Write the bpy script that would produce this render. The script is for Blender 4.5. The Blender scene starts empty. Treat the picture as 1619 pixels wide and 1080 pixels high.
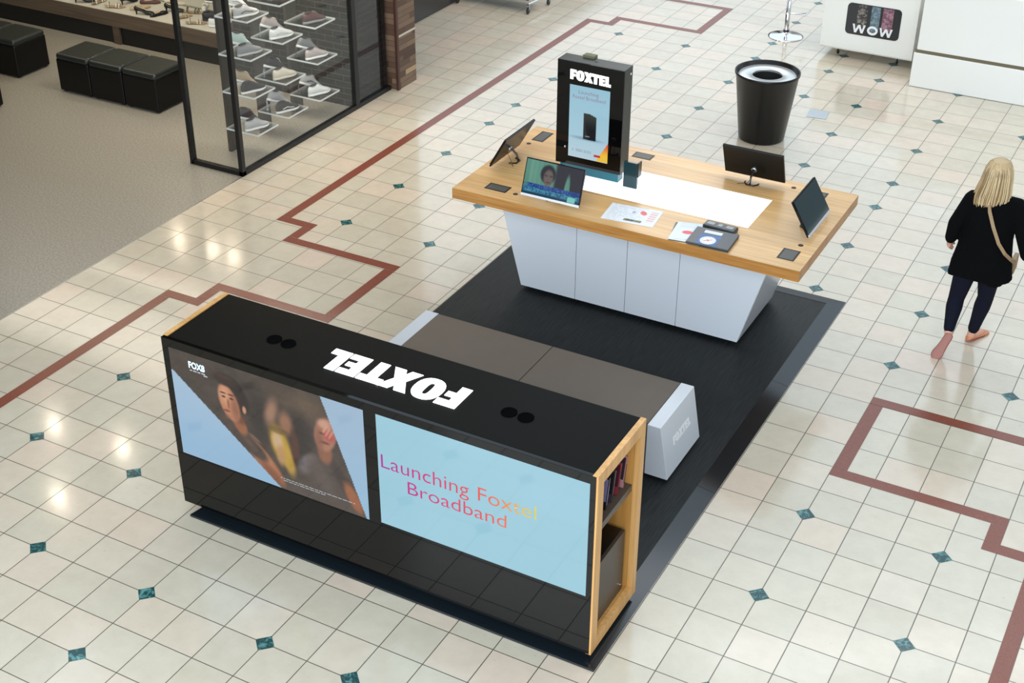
import bpy, bmesh, math, random
from mathutils import Vector, Matrix
C = bpy.context.scene.collection
R = math.radians
PI = math.pi
rng = random.Random(7)
T = 0.3                                   # side of one floor tile, metres

# ---------------------------------------------------------------- camera
def make_camera():
    yaw, pitch, roll = R(-28.35727344), R(31.4645299), R(0.30350534)
    cy, sy, cp, sp = math.cos(yaw), math.sin(yaw), math.cos(pitch), math.sin(pitch)
    f = Vector((sy*cp, cy*cp, -sp)); r = Vector((cy, -sy, 0)); u = r.cross(f)
    cr, sr = math.cos(roll), math.sin(roll)
    rr = r*cr + u*sr; uu = -r*sr + u*cr; b = -f
    cam = bpy.data.cameras.new('camera'); o = bpy.data.objects.new('camera', cam); C.objects.link(o)
    cam.sensor_fit = 'HORIZONTAL'; cam.sensor_width = 36; cam.lens = 2199.21*36/1619
    cam.clip_end = 200
    m = Matrix(((rr.x, uu.x, b.x, 1.7372376), (rr.y, uu.y, b.y, -6.42988754), (rr.z, uu.z, b.z, 5.78391758), (0, 0, 0, 1)))
    o.matrix_world = m
    bpy.context.scene.camera = o
make_camera()

# ---------------------------------------------------------------- world and light
def make_world():
    w = bpy.data.worlds.new('world'); bpy.context.scene.world = w; w.use_nodes = True
    n = w.node_tree.nodes; l = w.node_tree.links
    bg = n['Background']
    tc = n.new('ShaderNodeTexCoord'); sp = n.new('ShaderNodeSeparateXYZ'); l.new(tc.outputs['Generated'], sp.inputs[0])
    def mm(op, a, b):
        m = n.new('ShaderNodeMath'); m.operation = op
        for i, v in enumerate((a, b)):
            if isinstance(v, (int, float)): m.inputs[i].default_value = v
            else: l.new(v, m.inputs[i])
        return m.outputs[0]
    def mr(v, a, b):
        m = n.new('ShaderNodeMapRange'); m.interpolation_type = 'SMOOTHSTEP'; m.inputs['From Min'].default_value = a; m.inputs['From Max'].default_value = b
        l.new(v, m.inputs['Value']); return m.outputs[0]
    az = mm('ADD', mm('MULTIPLY', sp.outputs['X'], -0.35), mm('MULTIPLY', sp.outputs['Y'], 0.94))
    f = mm('MULTIPLY', mr(az, 0.0, 0.5), mr(sp.outputs['Z'], 0.16, 0.34))         # clerestory windows ahead of the camera
    up = mr(sp.outputs['Z'], -0.1, 0.35)
    back = mr(sp.outputs['Y'], 0.1, -0.5)
    c0 = n.new('ShaderNodeMix'); c0.data_type = 'RGBA'; l.new(up, c0.inputs['Factor']); c0.inputs['A'].default_value = (0.26, 0.25, 0.24, 1); c0.inputs['B'].default_value = (0.58, 0.60, 0.62, 1)
    c1 = n.new('ShaderNodeMix'); c1.data_type = 'RGBA'; l.new(mm('MULTIPLY', back, up), c1.inputs['Factor']); l.new(c0.outputs['Result'], c1.inputs['A']); c1.inputs['B'].default_value = (0.70, 0.82, 0.95, 1)
    c2 = n.new('ShaderNodeMix'); c2.data_type = 'RGBA'; l.new(f, c2.inputs['Factor']); l.new(c1.outputs['Result'], c2.inputs['A']); c2.inputs['B'].default_value = (1.35, 1.6, 1.8, 1)
    l.new(c2.outputs['Result'], bg.inputs[0]); bg.inputs[1].default_value = 0.85
make_world()

def area(name, loc, aim, sx, sy, power, col):
    L = bpy.data.lights.new(name, 'AREA'); L.shape = 'RECTANGLE'; L.size = sx; L.size_y = sy
    L.energy = power; L.color = col
    o = bpy.data.objects.new(name, L); C.objects.link(o); o.location = loc
    o.rotation_euler = (Vector(aim)-Vector(loc)).to_track_quat('-Z', 'Y').to_euler()
    return o
area('skylight', (1.0, 3.0, 11.0), (0.5, 3.0, 0), 9, 14, 110, (0.90, 0.95, 1.0))
area('atrium_daylight', (-0.5, -10.0, 6.0), (-2, 2.5, 0.5), 14, 6, 2150, (0.80, 0.90, 1.0))
area('counter_fill', (1.0, 7.0, 6.0), (-1.0, 10.5, 0), 7, 3, 150, (0.94, 0.97, 1.0))  # fill light added to brighten the white counters
area('warm_floor_fill', (-5.7, 3.4, 3.52), (-5.5, 3.4, 0), 0.8, 4.0, 24, (1.0, 0.60, 0.18))  # added warm fill that tints the floor beside the shoe shop
area('shop_ceiling_light', (-9.3, 4.0, 2.95), (-9.3, 4.2, 0), 5, 1.2, 46, (1.0, 0.90, 0.74))
area('shelf_spotlight', (-10.0, 5.1, 2.9), (-10.0, 6.2, 0.4), 5, 0.3, 38, (1.0, 0.93, 0.76))
area('window_spotlight', (-6.9, 4.3, 2.95), (-6.8, 4.3, 0), 0.5, 1.7, 70, (1.0, 0.93, 0.80))

for k_, (x, y) in enumerate(((-7.88, 2.43), (-7.87, 1.45), (-8.86, 2.40), (-9.60, 6.55), (-10.0, 6.6), (-10.6, 6.6))):
    L_ = bpy.data.lights.new('downlight', 'AREA'); L_.shape = 'DISK'; L_.size = 0.10; L_.energy = 3.5; L_.color = (1.0, 0.86, 0.66)
    o_ = bpy.data.objects.new('downlight', L_); C.objects.link(o_); o_.location = (x, y, 3.18)
area('far_floor_fill', (-5.2, 10.0, 5.0), (-5.4, 9.0, 0), 3.5, 4, 130, (1.0, 0.93, 0.87))  # added fill that lifts the floor at the far left
sc = bpy.context.scene
sc.view_settings.view_transform = 'Standard'; sc.view_settings.look = 'None'
sc.view_settings.gamma = 1.0; sc.view_settings.exposure = 0.0; sc.view_settings.use_curve_mapping = False
sc.cycles.max_bounces = 10; sc.cycles.transparent_max_bounces = 24

# ---------------------------------------------------------------- materials
def lin(c):
    def f(v):
        v /= 255.0
        return v/12.92 if v <= 0.04045 else ((v+0.055)/1.055)**2.4
    return tuple(f(v) for v in c)+(1.0,)
MATS = {}
def mat(name, rgb=(128,128,128), rough=0.5, metal=0.0, spec=0.5, coat=0.0, emit=None, es=1.0, bump=0.0, bscale=60, var=0.0, vscale=8, stretch=(1,1,1)):
    if name in MATS: return MATS[name]
    m = bpy.data.materials.new(name); m.use_nodes = True; n = m.node_tree.nodes; l = m.node_tree.links
    b = n['Principled BSDF']
    c = lin(rgb); b.inputs['Base Color'].default_value = c
    b.inputs['Roughness'].default_value = rough; b.inputs['Metallic'].default_value = metal
    b.inputs['Specular IOR Level'].default_value = spec; b.inputs['Coat Weight'].default_value = coat
    b.inputs['Coat Roughness'].default_value = 0.04
    if emit:
        b.inputs['Emission Color'].default_value = lin(emit); b.inputs['Emission Strength'].default_value = es
    tc = n.new('ShaderNodeTexCoord'); mp = n.new('ShaderNodeMapping'); mp.inputs['Scale'].default_value = stretch
    l.new(tc.outputs['Object'], mp.inputs[0])
    if var:
        t = n.new('ShaderNodeTexNoise'); t.inputs['Scale'].default_value = vscale; t.inputs['Detail'].default_value = 5
        l.new(mp.outputs[0], t.inputs[0])
        r = n.new('ShaderNodeValToRGB'); l.new(t.outputs[0], r.inputs[0])
        r.color_ramp.elements[0].position = 0.3; r.color_ramp.elements[1].position = 0.7
        r.color_ramp.elements[0].color = tuple(v*(1-var) for v in c[:3])+(1,)
        r.color_ramp.elements[1].color = tuple(min(1, v*(1+var)) for v in c[:3])+(1,)
        l.new(r.outputs[0], b.inputs['Base Color'])
    if bump:
        t2 = n.new('ShaderNodeTexNoise'); t2.inputs['Scale'].default_value = bscale
        l.new(mp.outputs[0], t2.inputs[0]); bp = n.new('ShaderNodeBump'); bp.inputs['Strength'].default_value = bump
        bp.inputs['Distance'].default_value = 0.01
        l.new(t2.outputs[0], bp.inputs['Height']); l.new(bp.outputs[0], b.inputs['Normal'])
    MATS[name] = m
    return m

def math_node(nt, op, a, b=None):
    m = nt.nodes.new('ShaderNodeMath'); m.operation = op
    for i, v in enumerate((a, b)):
        if v is None: continue
        if isinstance(v, (int, float)): m.inputs[i].default_value = v
        else: nt.links.new(v, m.inputs[i])
    return m.outputs[0]

def tile_material():
    m = bpy.data.materials.new('limestone_tile'); m.use_nodes = True; nt = m.node_tree; n = nt.nodes; l = nt.links
    b = n['Principled BSDF']
    tc = n.new('ShaderNodeTexCoord'); s = n.new('ShaderNodeSeparateXYZ'); l.new(tc.outputs['Object'], s.inputs[0])
    cell = []; dist = []
    for ax in ('X', 'Y'):
        q = math_node(nt, 'DIVIDE', s.outputs[ax], T)
        q = math_node(nt, 'ADD', q, 200.0)
        cell.append(math_node(nt, 'FLOOR', q))
        fr = math_node(nt, 'FRACT', q)
        dist.append(math_node(nt, 'MINIMUM', fr, math_node(nt, 'SUBTRACT', 1.0, fr)))
    d = math_node(nt, 'MINIMUM', dist[0], dist[1])
    g = n.new('ShaderNodeMapRange'); g.inputs['From Min'].default_value = 0.0075; g.inputs['From Max'].default_value = 0.0135
    l.new(d, g.inputs['Value'])
    cv = n.new('ShaderNodeCombineXYZ'); l.new(cell[0], cv.inputs[0]); l.new(cell[1], cv.inputs[1])
    wn = n.new('ShaderNodeTexWhiteNoise'); l.new(cv.outputs[0], wn.inputs['Vector'])
    tone = n.new('ShaderNodeValToRGB'); l.new(wn.outputs['Value'], tone.inputs[0])
    e = tone.color_ramp.elements
    e[0].color = lin((190, 180, 160)); e[1].color = lin((201, 192, 173)); q = e.new(0.5); q.color = lin((196, 187, 167))
    q = e.new(0.93); q.color = lin((203, 186, 166))
    nz = n.new('ShaderNodeTexNoise'); nz.inputs['Scale'].default_value = 7; nz.inputs['Detail'].default_value = 8; nz.inputs['Roughness'].default_value = 0.65
    add = n.new('ShaderNodeVectorMath'); add.operation = 'ADD'; l.new(tc.outputs['Object'], add.inputs[0]); 
    sc3 = n.new('ShaderNodeVectorMath'); sc3.operation = 'SCALE'; sc3.inputs['Scale'].default_value = 3.7; l.new(cv.outputs[0], sc3.inputs[0]); l.new(sc3.outputs[0], add.inputs[1])
    l.new(add.outputs[0], nz.inputs['Vector'])
    cr2 = n.new('ShaderNodeValToRGB'); l.new(nz.outputs[0], cr2.inputs[0])
    cr2.color_ramp.elements[0].position = 0.3; cr2.color_ramp.elements[0].color = (0.945, 0.935, 0.925, 1)
    cr2.color_ramp.elements[1].position = 0.65; cr2.color_ramp.elements[1].color = (1.04, 1.04, 1.04, 1)
    mx = n.new('ShaderNodeMix'); mx.data_type = 'RGBA'; mx.blend_type = 'MULTIPLY'; mx.inputs['Factor'].default_value = 1
    l.new(tone.outputs[0], mx.inputs['A']); l.new(cr2.outputs[0], mx.inputs['B'])
    # small fossils and pits
    vo = n.new('ShaderNodeTexNoise'); vo.inputs['Scale'].default_value = 38; vo.inputs['Detail'].default_value = 2; l.new(tc.outputs['Object'], vo.inputs['Vector'])
    vr = n.new('ShaderNodeMapRange'); vr.inputs['From Min'].default_value = 0.70; vr.inputs['From Max'].default_value = 0.78; vr.inputs['To Max'].default_value = 0.35
    l.new(vo.outputs[0], vr.inputs['Value'])
    m2 = n.new('ShaderNodeMix'); m2.data_type = 'RGBA'; l.new(vr.outputs[0], m2.inputs['Factor']); l.new(mx.outputs['Result'], m2.inputs['A']); m2.inputs['B'].default_value = lin((160, 138, 112))
    m3 = n.new('ShaderNodeMix'); m3.data_type = 'RGBA'; l.new(g.outputs[0], m3.inputs['Factor']); m3.inputs['A'].default_value = lin((84, 76, 62)); l.new(m2.outputs['Result'], m3.inputs['B'])
    l.new(m3.outputs['Result'], b.inputs['Base Color'])
    rg = n.new('ShaderNodeMapRange'); rg.inputs['To Min'].default_value = 0.6; rg.inputs['To Max'].default_value = 0.17; l.new(g.outputs[0], rg.inputs['Value'])
    l.new(rg.outputs[0], b.inputs['Roughness'])
    b.inputs['Specular IOR Level'].default_value = 0.6; b.inputs['Coat Weight'].default_value = 0.55; b.inputs['Coat Roughness'].default_value = 0.10
    bp = n.new('ShaderNodeBump'); bp.inputs['Strength'].default_value = 0.25; bp.inputs['Distance'].default_value = 0.002
    l.new(g.outputs[0], bp.inputs['Height']); l.new(bp.outputs[0], b.inputs['Normal'])
    return m

def veined(name, dark, light, scale, rough=0.12, lo=0.46, hi=0.6):
    m = bpy.data.materials.new(name); m.use_nodes = True; n = m.node_tree.nodes; l = m.node_tree.links
    b = n['Principled BSDF']; tc = n.new('ShaderNodeTexCoord')
    t = n.new('ShaderNodeTexNoise'); t.inputs['Scale'].default_value = scale; t.inputs['Detail'].default_value = 6; t.inputs['Distortion'].default_value = 2.5
    l.new(tc.outputs['Object'], t.inputs[0]); r = n.new('ShaderNodeValToRGB'); l.new(t.outputs[0], r.inputs[0])
    r.color_ramp.elements[0].position = lo; r.color_ramp.elements[0].color = lin(dark)
    r.color_ramp.elements[1].position = hi; r.color_ramp.elements[1].color = lin(light)
    l.new(r.outputs[0], b.inputs['Base Color']); b.inputs['Roughness'].default_value = rough
    MATS[name] = m
    return m

def wood(name, a, bcol, axis=0, rough=0.38, scale=1.0):
    m = bpy.data.materials.new(name); m.use_nodes = True; n = m.node_tree.nodes; l = m.node_tree.links
    b = n['Principled BSDF']; tc = n.new('ShaderNodeTexCoord'); mp = n.new('ShaderNodeMapping')
    s = [26*scale, 26*scale, 26*scale]; s[axis] = 1.1*scale; mp.inputs['Scale'].default_value = s
    l.new(tc.outputs['Object'], mp.inputs[0])
    t = n.new('ShaderNodeTexNoise'); t.inputs['Scale'].default_value = 1.6; t.inputs['Detail'].default_value = 7; t.inputs['Roughness'].default_value = 0.6
    l.new(mp.outputs[0], t.inputs[0]); r = n.new('ShaderNodeValToRGB'); l.new(t.outputs[0], r.inputs[0])
    r.color_ramp.elements[0].position = 0.3; r.color_ramp.elements[0].color = lin(a)
    r.color_ramp.elements[1].position = 0.68; r.color_ramp.elements[1].color = lin(bcol)
    # wide staves
    t2 = n.new('ShaderNodeTexNoise'); t2.inputs['Scale'].default_value = 0.22; l.new(mp.outputs[0], t2.inputs[0])
    r2 = n.new('ShaderNodeValToRGB'); l.new(t2.outputs[0], r2.inputs[0]); r2.color_ramp.elements[0].color = (0.86, 0.84, 0.8, 1); r2.color_ramp.elements[1].color = (1.08, 1.08, 1.08, 1)
    r2.color_ramp.elements[0].position = 0.35; r2.color_ramp.elements[1].position = 0.65
    mx = n.new('ShaderNodeMix'); mx.data_type = 'RGBA'; mx.blend_type = 'MULTIPLY'; mx.inputs['Factor'].default_value = 1
    l.new(r.outputs[0], mx.inputs['A']); l.new(r2.outputs[0], mx.inputs['B'])
    l.new(mx.outputs['Result'], b.inputs['Base Color']); b.inputs['Roughness'].default_value = rough
    MATS[name] = m
    return m

def brick_material(name, brick, mortar, rough, w=0.24, h=0.08, gap=0.006):
    m = bpy.data.materials.new(name); m.use_nodes = True; nt = m.node_tree; n = nt.nodes; l = nt.links
    b = n['Principled BSDF']; tc = n.new('ShaderNodeTexCoord'); s = n.new('ShaderNodeSeparateXYZ'); l.new(tc.outputs['Object'], s.inputs[0])
    cv = n.new('ShaderNodeCombineXYZ'); l.new(math_node(nt, 'ADD', s.outputs['X'], s.outputs['Y']), cv.inputs[0]); l.new(s.outputs['Z'], cv.inputs[1])
    t = n.new('ShaderNodeTexBrick'); l.new(cv.outputs[0], t.inputs['Vector']); t.inputs['Scale'].default_value = 1
    t.inputs['Brick Width'].default_value = w; t.inputs['Row Height'].default_value = h; t.inputs['Mortar Size'].default_value = gap
    c = lin(brick); t.inputs['Color1'].default_value = c; t.inputs['Color2'].default_value = tuple(v*0.7 for v in c[:3])+(1,); t.inputs['Mortar'].default_value = lin(mortar)
    l.new(t.outputs['Color'], b.inputs['Base Color']); b.inputs['Roughness'].default_value = rough; b.inputs['Specular IOR Level'].default_value = 0.2
    bp = n.new('ShaderNodeBump'); bp.inputs['Strength'].default_value = 0.6; bp.inputs['Distance'].default_value = 0.004; bp.invert = True
    l.new(t.outputs['Fac'], bp.inputs['Height']); l.new(bp.outputs[0], b.inputs['Normal'])
    MATS[name] = m
    return m

def glass_mat(name, tint=(1,1,1), gloss=0.12):
    m = bpy.data.materials.new(name); m.use_nodes = True; n = m.node_tree.nodes; l = m.node_tree.links
    n.remove(n['Principled BSDF']); out = n['Material Output']
    tr = n.new('ShaderNodeBsdfTransparent'); tr.inputs[0].default_value = tuple(tint)+(1,)
    gl = n.new('ShaderNodeBsdfGlossy'); gl.inputs['Roughness'].default_value = 0.01
    lw = n.new('ShaderNodeFresnel'); lw.inputs['IOR'].default_value = 1.45
    mr = n.new('ShaderNodeMath'); mr.operation = 'MULTIPLY'; mr.inputs[1].default_value = gloss*8; l.new(lw.outputs[0], mr.inputs[0]); mr.use_clamp = True
    mx = n.new('ShaderNodeMixShader'); l.new(mr.outputs[0], mx.inputs[0]); l.new(tr.outputs[0], mx.inputs[1]); l.new(gl.outputs[0], mx.inputs[2])
    l.new(mx.outputs[0], out.inputs['Surface'])
    MATS[name] = m
    return m

def vcol_mat(name, strength=1.0, emissive=True, rough=0.06):
    m = bpy.data.materials.new(name); m.use_nodes = True; n = m.node_tree.nodes; l = m.node_tree.links
    b = n['Principled BSDF']; a = n.new('ShaderNodeAttribute'); a.attribute_name = 'picture'
    b.inputs['Roughness'].default_value = rough
    if emissive:
        b.inputs['Base Color'].default_value = (0.006, 0.006, 0.007, 1)
        l.new(a.outputs['Color'], b.inputs['Emission Color']); b.inputs['Emission Strength'].default_value = strength
    else:
        l.new(a.outputs['Color'], b.inputs['Base Color'])
    MATS[name] = m
    return m

TILE = tile_material()
GREEN = veined('green_marble', (30, 68, 68), (100, 152, 148), 14, 0.14, 0.48, 0.72)
RED = veined('red_granite', (112, 58, 42), (130, 72, 55), 60, 0.24, 0.35, 0.65)
def terrazzo():
    m = bpy.data.materials.new('grey_terrazzo'); m.use_nodes = True; n = m.node_tree.nodes; l = m.node_tree.links
    b = n['Principled BSDF']; tc = n.new('ShaderNodeTexCoord')
    t = n.new('ShaderNodeTexNoise'); t.inputs['Scale'].default_value = 55; t.inputs['Detail'].default_value = 4; l.new(tc.outputs['Object'], t.inputs[0])
    r = n.new('ShaderNodeValToRGB'); l.new(t.outputs[0], r.inputs[0])
    r.color_ramp.elements[0].position = 0.35; r.color_ramp.elements[0].color = lin((132, 126, 115)); r.color_ramp.elements[1].position = 0.65; r.color_ramp.elements[1].color = lin((160, 154, 142))
    l.new(r.outputs[0], b.inputs['Base Color']); b.inputs['Roughness'].default_value = 0.28
    return m
TERRAZZO = terrazzo()
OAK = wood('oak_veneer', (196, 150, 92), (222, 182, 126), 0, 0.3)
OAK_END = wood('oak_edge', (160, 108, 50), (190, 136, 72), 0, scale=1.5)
OAK_V = wood('oak_upright', (192, 140, 78), (216, 168, 106), 2)
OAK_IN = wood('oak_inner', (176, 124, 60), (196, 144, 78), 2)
TIMBER = wood('store_timber', (70, 58, 46), (92, 78, 62), 0, 0.6, 0.7)
BRICK = brick_material('black_glazed_brick', (42, 42, 39), (74, 74, 68), 0.4, 0.21, 0.07, 0.004)
BRICK2 = brick_material('black_facade_brick', (9, 9, 10), (30, 31, 32), 0.6, 0.21, 0.07, 0.004)
BLACK_GLOSS = mat('black_gloss', (6, 6, 6), 0.035, spec=0.3)
BLACK_TOP = mat('black_laminate', (7, 8, 7), 0.5, spec=0.08)
BLACK_MET = mat('black_metal', (16, 16, 16), 0.35, spec=0.4)
BLACK_SAT = mat('black_satin', (14, 14, 14), 0.3)
WHITE = mat('white_laminate', (206, 210, 214), 0.22)
WHITE_SH = mat('white_gloss', (228, 227, 220), 0.2)
TAUPE = mat('taupe_vinyl', (97, 87, 77), 0.5, spec=0.35, bump=0.1, bscale=300, var=0.03)
CARPET = None
def ribbed():
    m = bpy.data.materials.new('ribbed_rubber'); m.use_nodes = True; n = m.node_tree.nodes; l = m.node_tree.links
    b = n['Principled BSDF']; tc = n.new('ShaderNodeTexCoord'); mp = n.new('ShaderNodeMapping'); mp.inputs['Scale'].default_value = (120, 5, 1)
    l.new(tc.outputs['Object'], mp.inputs[0]); t = n.new('ShaderNodeTexNoise'); t.inputs['Scale'].default_value = 1; t.inputs['Detail'].default_value = 4; l.new(mp.outputs[0], t.inputs[0])
    r = n.new('ShaderNodeValToRGB'); l.new(t.outputs[0], r.inputs[0]); r.color_ramp.elements[0].position = 0.35; r.color_ramp.elements[0].color = lin((22, 24, 24)); r.color_ramp.elements[1].position = 0.7; r.color_ramp.elements[1].color = lin((38, 41, 41)); b.inputs['Specular IOR Level'].default_value = 0.2
    l.new(r.outputs[0], b.inputs['Base Color']); b.inputs['Roughness'].default_value = 0.5
    bp = n.new('ShaderNodeBump'); bp.inputs['Strength'].default_value = 0.3; bp.inputs['Distance'].default_value = 0.003; l.new(t.outputs[0], bp.inputs['Height']); l.new(bp.outputs[0], b.inputs['Normal'])
    return m
CARPET = ribbed()
EDGE = mat('slate_edge_strip', (20, 27, 31), 0.14, spec=0.5)
STEEL = mat('brushed_steel', (176, 178, 180), 0.28, metal=1.0)
CHROME = mat('chrome', (225, 226, 228), 0.07, metal=1.0)
SILVER = mat('silver_plastic', (200, 203, 206), 0.35, metal=0.2)
LETTER = mat('lit_letter', (255, 255, 255), 0.4, emit=(255, 255, 252), es=1.25)
LIGHTBOX = mat('lit_acrylic', (255, 255, 255), 0.12, emit=(252, 254, 255), es=1.15)
PALE_LETTER = mat('pale_lettering', (240, 240, 240), 0.3)
GLASS = glass_mat('clear_glass', (0.985, 0.99, 0.988), 0.013)
ACRYL = glass_mat('clear_acrylic', (0.95, 0.955, 0.955), 0.06)
ACRYL_E = mat('acrylic_edge', (214, 218, 214), 0.2)
TEAL_ACR = mat('teal_acrylic', (10, 46, 52), 0.12, spec=0.4); TEAL_FOOT = mat('teal_glass_foot', (18, 96, 110), 0.15, spec=0.4)
LEATHER = mat('black_leather', (9, 9, 9), 0.4, spec=0.25, bump=0.15, bscale=120)
LEATHER_T = mat('leather_top', (30, 34, 32), 0.33, bump=0.2, bscale=60)

# ---------------------------------------------------------------- mesh builder
class MB:
    def __init__(s): s.v = []; s.f = []; s.m = []; s.M = Matrix.Identity(4); s.sm = []
    def add(s, vs, fs, mi=0, smooth=False):
        o = len(s.v)
        s.v += [tuple(s.M @ Vector(v)) for v in vs]
        for f in fs: s.f.append(tuple(o+i for i in f)); s.m.append(mi); s.sm.append(smooth)
        return s
    def box(s, x0, x1, y0, y1, z0, z1, mi=0):
        return s.add([(x0,y0,z0),(x1,y0,z0),(x1,y1,z0),(x0,y1,z0),(x0,y0,z1),(x1,y0,z1),(x1,y1,z1),(x0,y1,z1)],
                     [(3,2,1,0),(4,5,6,7),(0,1,5,4),(1,2,6,5),(2,3,7,6),(3,0,4,7)], mi)
    def hexa(s, p, mi=0):   # bottom four, top four, both counter-clockwise
        return s.add(p, [(3,2,1,0),(4,5,6,7),(0,1,5,4),(1,2,6,5),(2,3,7,6),(3,0,4,7)], mi)
    def prism(s, poly, z0, z1, mi=0, side=None):
        n = len(poly); vs = [(x,y,z0) for x,y in poly]+[(x,y,z1) for x,y in poly]
        s.add(vs, [tuple(range(n-1,-1,-1)), tuple(range(n,2*n))], mi)
        return s.add(vs, [(i,(i+1)%n,n+(i+1)%n,n+i) for i in range(n)], mi if side is None else side)
    def ring(s, outer, inner, z0, z1, mi=0):   # same count outer and inner
        n = len(outer); vs = [(x,y,z) for z in (z0,z1) for L in (outer,inner) for x,y in L]
        fs = []
        for i in range(n):
            j = (i+1)%n
            fs += [(2*n+i,2*n+j,3*n+j,3*n+i), (j,i,n+i,n+j), (i,j,2*n+j,2*n+i), (n+j,n+i,3*n+i,3*n+j)]
        return s.add(vs, fs, mi)
    def lathe(s, prof, cx=0, cy=0, n=40, mi=0, smooth=True, cap=True):
        vs = []
        for r, z in prof:
            vs += [(cx+r*math.cos(2*PI*k/n), cy+r*math.sin(2*PI*k/n), z) for k in range(n)]
        fs = [(i*n+k, i*n+(k+1)%n, (i+1)*n+(k+1)%n, (i+1)*n+k) for i in range(len(prof)-1) for k in range(n)]
        s.add(vs, fs, mi, smooth)
        if cap:
            m = (len(prof)-1)*n
            s.add(vs, [tuple(range(n-1,-1,-1)), tuple(range(m, m+n))], mi)
        return s
    def loft(s, rings, mi=0, smooth=True, cap=True):
        n = len(rings[0]); vs = [v for r in rings for v in r]
        s.add(vs, [(i*n+k, i*n+(k+1)%n, (i+1)*n+(k+1)%n, (i+1)*n+k) for i in range(len(rings)-1) for k in range(n)], mi, smooth)
        if cap:
            m = (len(rings)-1)*n
            s.add(vs, [tuple(range(n-1,-1,-1)), tuple(range(m, m+n))], mi, smooth)
        return s
    def tube(s, pts, r, n=8, mi=0, closed=False):
        P = [Vector(p) for p in pts]; rs = r if isinstance(r, (list, tuple)) else [r]*len(P); rings = []
        for i, p in enumerate(P):
            a = P[i-1] if i else (P[-1] if closed else P[0]); b = P[(i+1) % len(P)] if (i < len(P)-1 or closed) else P[-1]
            t = (b-a).normalized(); up = Vector((0,0,1)) if abs(t.z) < 0.9 else Vector((1,0,0))
            u = t.cross(up).normalized(); w = u.cross(t)
            rings.append([tuple(p+u*rs[i]*math.cos(2*PI*k/n)+w*rs[i]*math.sin(2*PI*k/n)) for k in range(n)])
        if closed: rings.append(rings[0])
        return s.loft(rings, mi, True, not closed)
    def ball(s, c, r, n=12, mi=0, sc=(1,1,1)):
        rings = []
        for i in range(1, n):
            a = PI*i/n
            rings.append([(c[0]+r*sc[0]*math.sin(a)*math.cos(2*PI*k/n), c[1]+r*sc[1]*math.sin(a)*math.sin(2*PI*k/n), c[2]-r*sc[2]*math.cos(a)) for k in range(n)])
        return s.loft(rings, mi)
    def cap(s, a, b, ra, rb, n=14, mi=0):
        A, B = Vector(a), Vector(b); t = (B-A).normalized(); up = Vector((0,1,0)) if abs(t.y) < 0.9 else Vector((1,0,0))
        u = t.cross(up).normalized(); w = t.cross(u)
        st = [(A, -0.96, ra), (A, -0.7, ra), (A, 0, ra), (B, 0, rb), (B, 0.7, rb), (B, 0.96, rb)]; rings = []
        for P_, k_, r_ in st:
            q = math.sqrt(max(0, 1-k_*k_))*r_ if k_ else r_
            rings.append([tuple(P_+t*k_*r_+u*q*math.cos(2*PI*k/n)+w*q*math.sin(2*PI*k/n)) for k in range(n)])
        return s.loft(rings, mi)
    def build(s, name, mats, parent=None, bevel=0, seg=2, sub=0, remesh=0, smooth_it=0, kind=None, label=None):
        me = bpy.data.meshes.new(name); me.from_pydata(s.v, [], s.f)
        if not isinstance(mats, (list, tuple)): mats = [mats]
        for m in mats: me.materials.append(m)
        me.polygons.foreach_set('material_index', s.m); me.polygons.foreach_set('use_smooth', s.sm)
        me.update()
        o = bpy.data.objects.new(name, me); C.objects.link(o)
        if parent: o.parent = parent
        if remesh:
            d = o.modifiers.new('remesh', 'REMESH'); d.mode = 'VOXEL'; d.voxel_size = remesh; d.use_smooth_shade = True
            if smooth_it:
                d = o.modifiers.new('smooth', 'SMOOTH'); d.iterations = smooth_it; d.factor = 0.6
        if bevel:
            d = o.modifiers.new('bevel', 'BEVEL'); d.width = bevel; d.segments = seg; d.limit_method = 'ANGLE'; d.angle_limit = R(35)
        if sub:
            d = o.modifiers.new('sub', 'SUBSURF'); d.levels = sub; d.render_levels = sub
        if kind: o['kind'] = kind
        if label: o['label'] = label
        return o

def thing(name, label, cat, loc=(0,0,0), rz=0, group=None):
    o = bpy.data.objects.new(name, None); C.objects.link(o); o.location = loc; o.rotation_euler = (0,0,rz)
    o.empty_display_size = 0.1
    o['label'] = label; o['category'] = cat
    if group: o['group'] = group
    return o
def tag(o, label, cat, group=None, loc=None, rz=0):
    o['label'] = label; o['category'] = cat
    if group: o['group'] = group
    if loc is not None: o.location = loc; o.rotation_euler = (0,0,rz)
    return o
def copy_tree(o, parent=None):
    c = o.copy(); C.objects.link(c)
    if parent: c.parent = parent
    for ch in list(o.children): copy_tree(ch, c)
    return c

def picture(name, w, h, nu, nv, fn, material, parent, M):
    """A flat picture: a grid in the local x-z plane (facing -y) whose printed or displayed colours come from fn(u, v)."""
    vs = []; cols = []
    for j in range(nv+1):
        for i in range(nu+1):
            u, v = i/nu, j/nv
            vs.append(tuple(M @ Vector(((u-0.5)*w, 0, v*h)))); cols.append(lin(fn(u, v)))
    fs = [(j*(nu+1)+i, j*(nu+1)+i+1, (j+1)*(nu+1)+i+1, (j+1)*(nu+1)+i) for j in range(nv) for i in range(nu)]
    me = bpy.data.meshes.new(name); me.from_pydata(vs, [], fs); me.materials.append(material)
    a = me.color_attributes.new('picture', 'FLOAT_COLOR', 'POINT'); a.data.foreach_set('color', [x for c in cols for x in c])
    me.update(); o = bpy.data.objects.new(name, me); C.objects.link(o); o.parent = parent
    return o

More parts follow.
